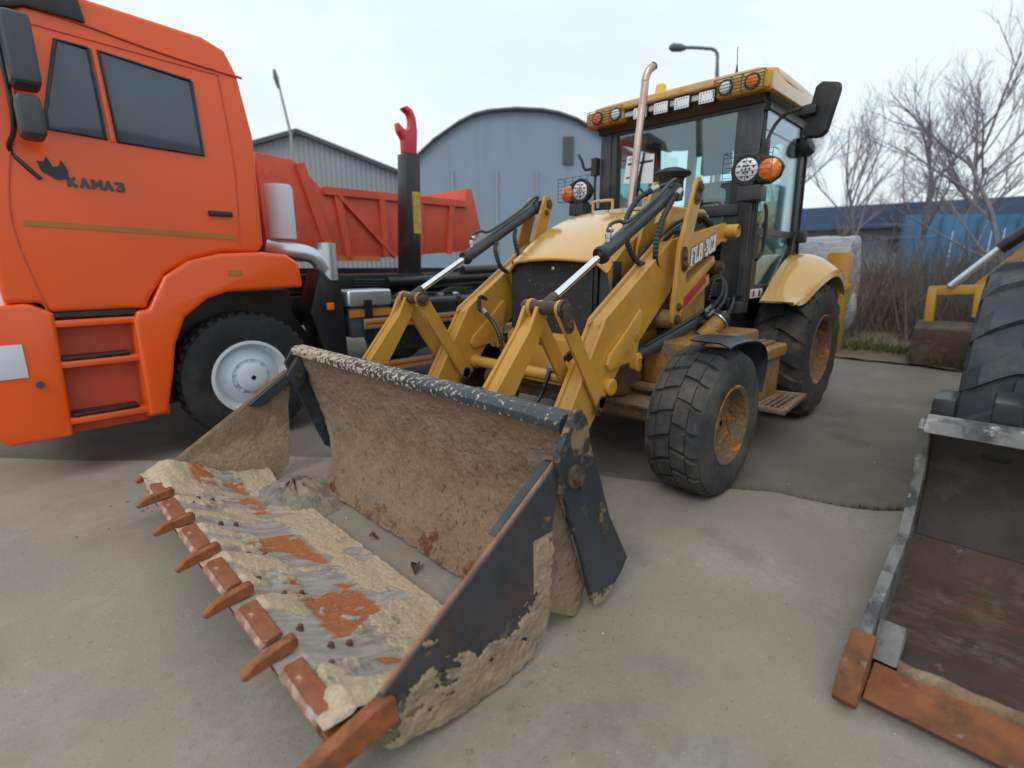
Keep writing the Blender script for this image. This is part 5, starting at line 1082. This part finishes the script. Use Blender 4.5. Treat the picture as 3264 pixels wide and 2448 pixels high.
# ------------------------------------------------------------------ buildings behind
def at(u, v, D):
    d = F+R*((u-1106)/1091.456)-U*((v-829.5)/1091.456)
    return Vector((5.129, 2.255, 1.334))+d*(D/math.hypot(d.x, d.y))
def corrugated(name, poly, origin, ex, mat, parent, pitch, amp, nrm):
    """vertical sheet whose top follows poly [(s,z)...], ribbed every pitch metres"""
    ex, nrm = Vector(ex), Vector(nrm); o = Vector(origin)
    s0, s1 = poly[0][0], poly[-1][0]; n = int((s1-s0)/pitch*4); vs = []
    for i in range(n+1):
        s = s0+(s1-s0)*i/n
        for (a, za), (b, zb) in zip(poly, poly[1:]):
            if a <= s <= b+1e-6: z = za+(zb-za)*(s-a)/max(1e-6, b-a); break
        d = amp*(1 if i % 4 in (1, 2) else 0)
        p = o+ex*s+nrm*d
        vs += [(p.x, p.y, -.2), (p.x, p.y, z)]
    return MB().add(vs, [(2*i, 2*i+2, 2*i+3, 2*i+1) for i in range(n)]).build(name, mat, parent, angle=20)
HG = thing('arched_hangar', (-16, -19, 0), 'blue grey corrugated hangar with rounded polygon roof behind the trucks', 'hangar')
pA, pB = at(885, 350, 30), at(1345, 330, 30)
exh = Vector((pB.x-pA.x, pB.y-pA.y, 0)); Lh = exh.length; exh.normalize(); nh = Vector((-exh.y, exh.x, 0))
if nh.dot(Vector((1, 1, 0))) < 0: nh = -nh
hz = [(0, 356), (.12, 308), (.24, 272), (.31, 257), (.38, 250), (.50, 246), (.62, 248), (.70, 254), (.78, 266), (.93, 302), (1.15, 350)]
pol = [(Lh*a, at(885+460*min(a, 1), v, 30).z) for a, v in hz]
pol[-1] = (Lh*1.15, 6.3)
corrugated('end_wall', pol, pA, exh, Corr, HG, .16, .018, nh)
for (a, za), (b, zb) in zip(pol, pol[1:]):
    p0 = pA+exh*a; p1 = pA+exh*b
    MB().add([(p0.x+nh.x*.3, p0.y+nh.y*.3, za), (p1.x+nh.x*.3, p1.y+nh.y*.3, zb), (p1.x-nh.x*25, p1.y-nh.y*25, zb), (p0.x-nh.x*25, p0.y-nh.y*25, za),
              (p0.x+nh.x*.3, p0.y+nh.y*.3, za+.12), (p1.x+nh.x*.3, p1.y+nh.y*.3, zb+.12), (p1.x-nh.x*25, p1.y-nh.y*25, zb+.12), (p0.x-nh.x*25, p0.y-nh.y*25, za+.12)],
             [(0, 1, 2, 3), (7, 6, 5, 4), (0, 4, 5, 1), (1, 5, 6, 2), (2, 6, 7, 3), (3, 7, 4, 0)]).build('roof_panel', RoofD, HG)
for a in (0, 1.15):
    p = pA+exh*(Lh*a); z = pol[0][1] if a == 0 else pol[-1][1]
    MB().add([(p.x, p.y, -.2), (p.x-nh.x*25, p.y-nh.y*25, -.2), (p.x-nh.x*25, p.y-nh.y*25, z), (p.x, p.y, z)], [(0, 1, 2, 3)]).build('side_wall', Corr, HG)
pv = pA+exh*(Lh*.745)
zv0, zv1 = at(1228, 358, 30).z, at(1228, 300, 30).z
MB().bar((pv.x+nh.x*.08, pv.y+nh.y*.08, zv0), (pv.x+nh.x*.08, pv.y+nh.y*.08, zv1), .55, .12, tuple(nh)).build('wall_vent', RoofD, HG)
for a in (.20, .41, .60):
    pv = pA+exh*(Lh*a); MB().bar((pv.x+nh.x*.06, pv.y+nh.y*.06, 0), (pv.x+nh.x*.06, pv.y+nh.y*.06, 6.4), .12, .08, tuple(nh)).build('wall_seam', CorrG, HG)
pv = pA+exh*(Lh*.70); MB().bar((pv.x+nh.x*.05, pv.y+nh.y*.05, 1.6), (pv.x+nh.x*.05+exh.x*6, pv.y+nh.y*.05+exh.y*6, 1.6), .16, .14).build('wall_joint', CorrG, HG)
SH = thing('gabled_shed', (-9, -29, 0), 'grey corrugated shed with low gable roof left of the hangar', 'shed')
qA, qB = at(540, 318, 36), at(905, 395, 36)
exs = Vector((qB.x-qA.x, qB.y-qA.y, 0)); Ls = exs.length; exs.normalize(); ns = Vector((-exs.y, exs.x, 0))
if ns.dot(Vector((1, 1, 0))) < 0: ns = -ns
kz = [(-.75, 400), (.27, 292), (1.0, 395)]
pos = [(Ls*a, at(540+365*a, v, 36).z) for a, v in kz]; pos[0] = (-Ls*.75, pos[1][1]-3.4)
corrugated('gable_wall', pos, qA, exs, CorrG, SH, .30, .05, ns)
for (a, za), (b, zb) in zip(pos, pos[1:]):
    p0 = qA+exs*a; p1 = qA+exs*b
    MB().add([(p0.x+ns.x*.4, p0.y+ns.y*.4, za), (p1.x+ns.x*.4, p1.y+ns.y*.4, zb), (p1.x-ns.x*20, p1.y-ns.y*20, zb), (p0.x-ns.x*20, p0.y-ns.y*20, za),
              (p0.x+ns.x*.4, p0.y+ns.y*.4, za+.25), (p1.x+ns.x*.4, p1.y+ns.y*.4, zb+.25), (p1.x-ns.x*20, p1.y-ns.y*20, zb+.25), (p0.x-ns.x*20, p0.y-ns.y*20, za+.25)],
             [(0, 1, 2, 3), (7, 6, 5, 4), (0, 4, 5, 1), (1, 5, 6, 2), (2, 6, 7, 3), (3, 7, 4, 0)]).build('roof_slope', RoofD, SH)
# long low building and blue fence on the right
LB = thing('long_low_building', (-24, -3, 0), 'long pale building with dark and blue roof edge beyond the brush', 'building')
def wall_px(name, mat, parent, D, u0, u1, v0, v1, th=.3):
    a, b = at(u0, v1, D), at(u1, v1, D); z1 = at((u0+u1)/2, v0, D).z; z0 = at((u0+u1)/2, v1, D).z
    d = (b-a); d.z = 0; n = Vector((-d.y, d.x, 0)).normalized()
    return MB().prism([(a.x, a.y), (b.x, b.y), (b.x+n.x*th, b.y+n.y*th), (a.x+n.x*th, a.y+n.y*th)], z0, z1, 'Z').build(name, mat, parent)
wall_px('front_wall', WallW, LB, 27, 1600, 2030, 490, 600)
wall_px('roof_band', WallD, LB, 26.4, 1600, 2330, 440, 492, 3)
wall_px('blue_fascia', BlueR, LB, 26.0, 1790, 1925, 448, 478)
wall_px('blue_fascia', BlueR, LB, 26.0, 1700, 1760, 455, 480)
for u in range(1640, 2020, 55): wall_px('window', WallD, LB, 26.8, u, u+24, 515, 545, .15)
BF = thing('blue_fence', (-15, 1.5, 0), 'blue sheet metal fence behind the brush at the right', 'fence')
us = list(range(1925, 2330, 27))
for i, u in enumerate(us):
    wall_px('fence_panel', BlueF, BF, 19+.04*(i % 2), u, u+26, 466-(i % 3), 640, .05)
for u in us[::3]: wall_px('fence_post', WallD, BF, 18.9, u-2, u+2, 468, 640, .06)

# ------------------------------------------------------------------ lamp posts
sl = thing('street_lamp', tuple(at(1549, 600, 20).xy)+(0,), 'slim street lamp with curved arm showing above the cab roof', 'street lamp')
b0 = at(1549, 600, 20)
P = [Vector((b0.x, b0.y, 0))]+[at(u, v, 20) for u, v in ((1549, 165), (1550, 130), (1548, 114), (1541, 107), (1528, 105), (1500, 103), (1478, 103))]
MB().tube(spline(P, 6), [.07]*7+[.05]*36, 8).build('lamp_post', LampG, sl)
h0, h1 = at(1482, 104, 20), at(1445, 102, 20)
MB().tube([h0, h0.lerp(h1, .3), h0.lerp(h1, .8), h1], [.06, .12, .13, .05], 10).build('lamp_head', LampG, sl)
pl = thing('light_pole', tuple(at(632, 600, 30).xy)+(0,), 'thin leaning pole with dark tip above the shed', 'pole')
MB().tube([Vector((at(640, 500, 30).x, at(640, 500, 30).y, 0)), at(628, 290, 30), at(596, 158, 30)], [.10, .07, .05], 6).build('pole_shaft', CorrG, pl)
MB().tube([at(602, 190, 30), at(596, 168, 30), at(592, 150, 30)], [.07, .13, .06], 6).build('pole_tip', LampG, pl)

# ------------------------------------------------------------------ verge: soil, grass, brush, trees
vg = MB().grid(30, 60, lambda u, v: (-3.6-9*u+.25*fbm(v*12, 1.0)*(u < .05), -3+9*v, .0+.10*sst(0, .15, u)+.03*fbm(u*30, v*30)))
vg.build('soil_verge', Earth, kind='structure')
rg_ = random.Random(11)
gr = MB()
for k in range(9000):
    x = -3.55-abs(rg_.gauss(0, .9)); y = rg_.uniform(-2.5, 6)
    if fbm(x*1.2, y*1.2, 4) < -.15: continue
    h = rg_.uniform(.05, .16); a = rg_.uniform(0, pi); w = .012; dx, dy = cos(a)*w, sin(a)*w; lx, ly = rg_.uniform(-.06, .06), rg_.uniform(-.06, .06)
    gr.add([(x-dx, y-dy, .06), (x+dx, y+dy, .06), (x+lx, y+ly, .06+h)], [(0, 1, 2)])
gr.build('grass', Grass, kind='stuff')
br = MB()
for k in range(9000):
    x = -5.2-rg_.random()*6; y = -5+rg_.random()*9.5
    if fbm(x*.5, y*.5, 8) < -.25: continue
    h = rg_.uniform(.6, 1.95)*(1.15 if fbm(x*.6, y*.6, 2) > 0 else .75); a = rg_.uniform(0, 2*pi); b = rg_.uniform(0, 2*pi); w = rg_.uniform(.006, .016)
    q = Vector((x, y, 0)); d = Vector((cos(a)*.35*h, sin(a)*.35*h, h)); e = Vector((cos(b)*.3*h, sin(b)*.3*h, h*.35))
    s = Vector((cos(b)*w, sin(b)*w, 0)); p1 = q+d*.55; p2 = q+d; p3 = p1+e; p4 = p1-e*.6+Vector((0, 0, .3*h))
    br.add([q-s, q+s, p1+s*.7, p1-s*.7, p2], [(0, 1, 2, 3), (3, 2, 4)]); br.add([p1-s*.6, p1+s*.6, p3], [(0, 1, 2)]); br.add([p1-s*.6, p1+s*.6, p4], [(0, 1, 2)])
br.build('brush_thicket', Twig, kind='stuff')
def tree(u, v_top, D, label, seed, spread=.42, twig=1.0):
    rt = random.Random(seed); b = at(u, 574, D); top = at(u, v_top, D).z
    t = thing('bare_tree', (b.x, b.y, 0), label, 'tree', 'bare trees beyond the yard')
    tr = MB(); cr = MB()
    def grow(p, d, L, r, lev):
        segs = 3; P = [p]; q = p
        for i in range(segs):
            d = (d+Vector((rt.gauss(0, .10), rt.gauss(0, .10), .05 if lev else .12))).normalized(); q = q+d*L/segs; P.append(q)
        (tr if lev == 0 else cr).tube(P, [r, r*.85, r*.7, r*.5], 6 if lev < 2 else 3, cap=False)
        if lev >= 4: return
        n = [7, 5, 4, 4][lev]
        for k in range(n):
            tt = rt.uniform(.35 if lev == 0 else .2, 1.0); i = min(segs-1, int(tt*segs)); pp = P[i].lerp(P[i+1], tt*segs-i)
            az = rt.uniform(0, 2*pi); o = d.orthogonal().normalized(); o2 = d.cross(o)
            dd = (d*(.75)+(o*cos(az)+o2*sin(az))*rt.uniform(.35, .8)*(spread/.42)+Vector((0, 0, .18))).normalized()
            grow(pp, dd, L*rt.uniform(.42, .66), r*rt.uniform(.38, .52), lev+1)
    grow(Vector((b.x, b.y, 0)), Vector((0, 0, 1)), top*.62, top*.010*twig, 0)
    tr.build('trunk', HazyBark, t); cr.build('crown', HazyBark, t)
tree(1965, 190, 17, 'bare tree rising behind the brush in the middle of the gap right of the cab', 1)
tree(1850, 240, 20, 'slim bare tree just right of the cab mirror', 2, .35)
tree(1790, 330, 24, 'low bare tree behind the mirror column', 3, .4)
tree(2060, 170, 20, 'bare tree standing over the blue fence', 4, .38)
tree(2190, 10, 13, 'tallest bare tree at the right edge of the picture', 5, .45)
tree(2120, 120, 24, 'thin bare tree between the fence tree and the tallest tree', 6, .35)
tree(1700, 200, 26, 'bare tree seen through the side glass of the cab', 7, .4)
tree(1640, 260, 22, 'shorter bare tree seen through the cab behind the seat', 8, .45)
tree(1905, 300, 26, 'far bare tree in front of the long building', 9, .45)
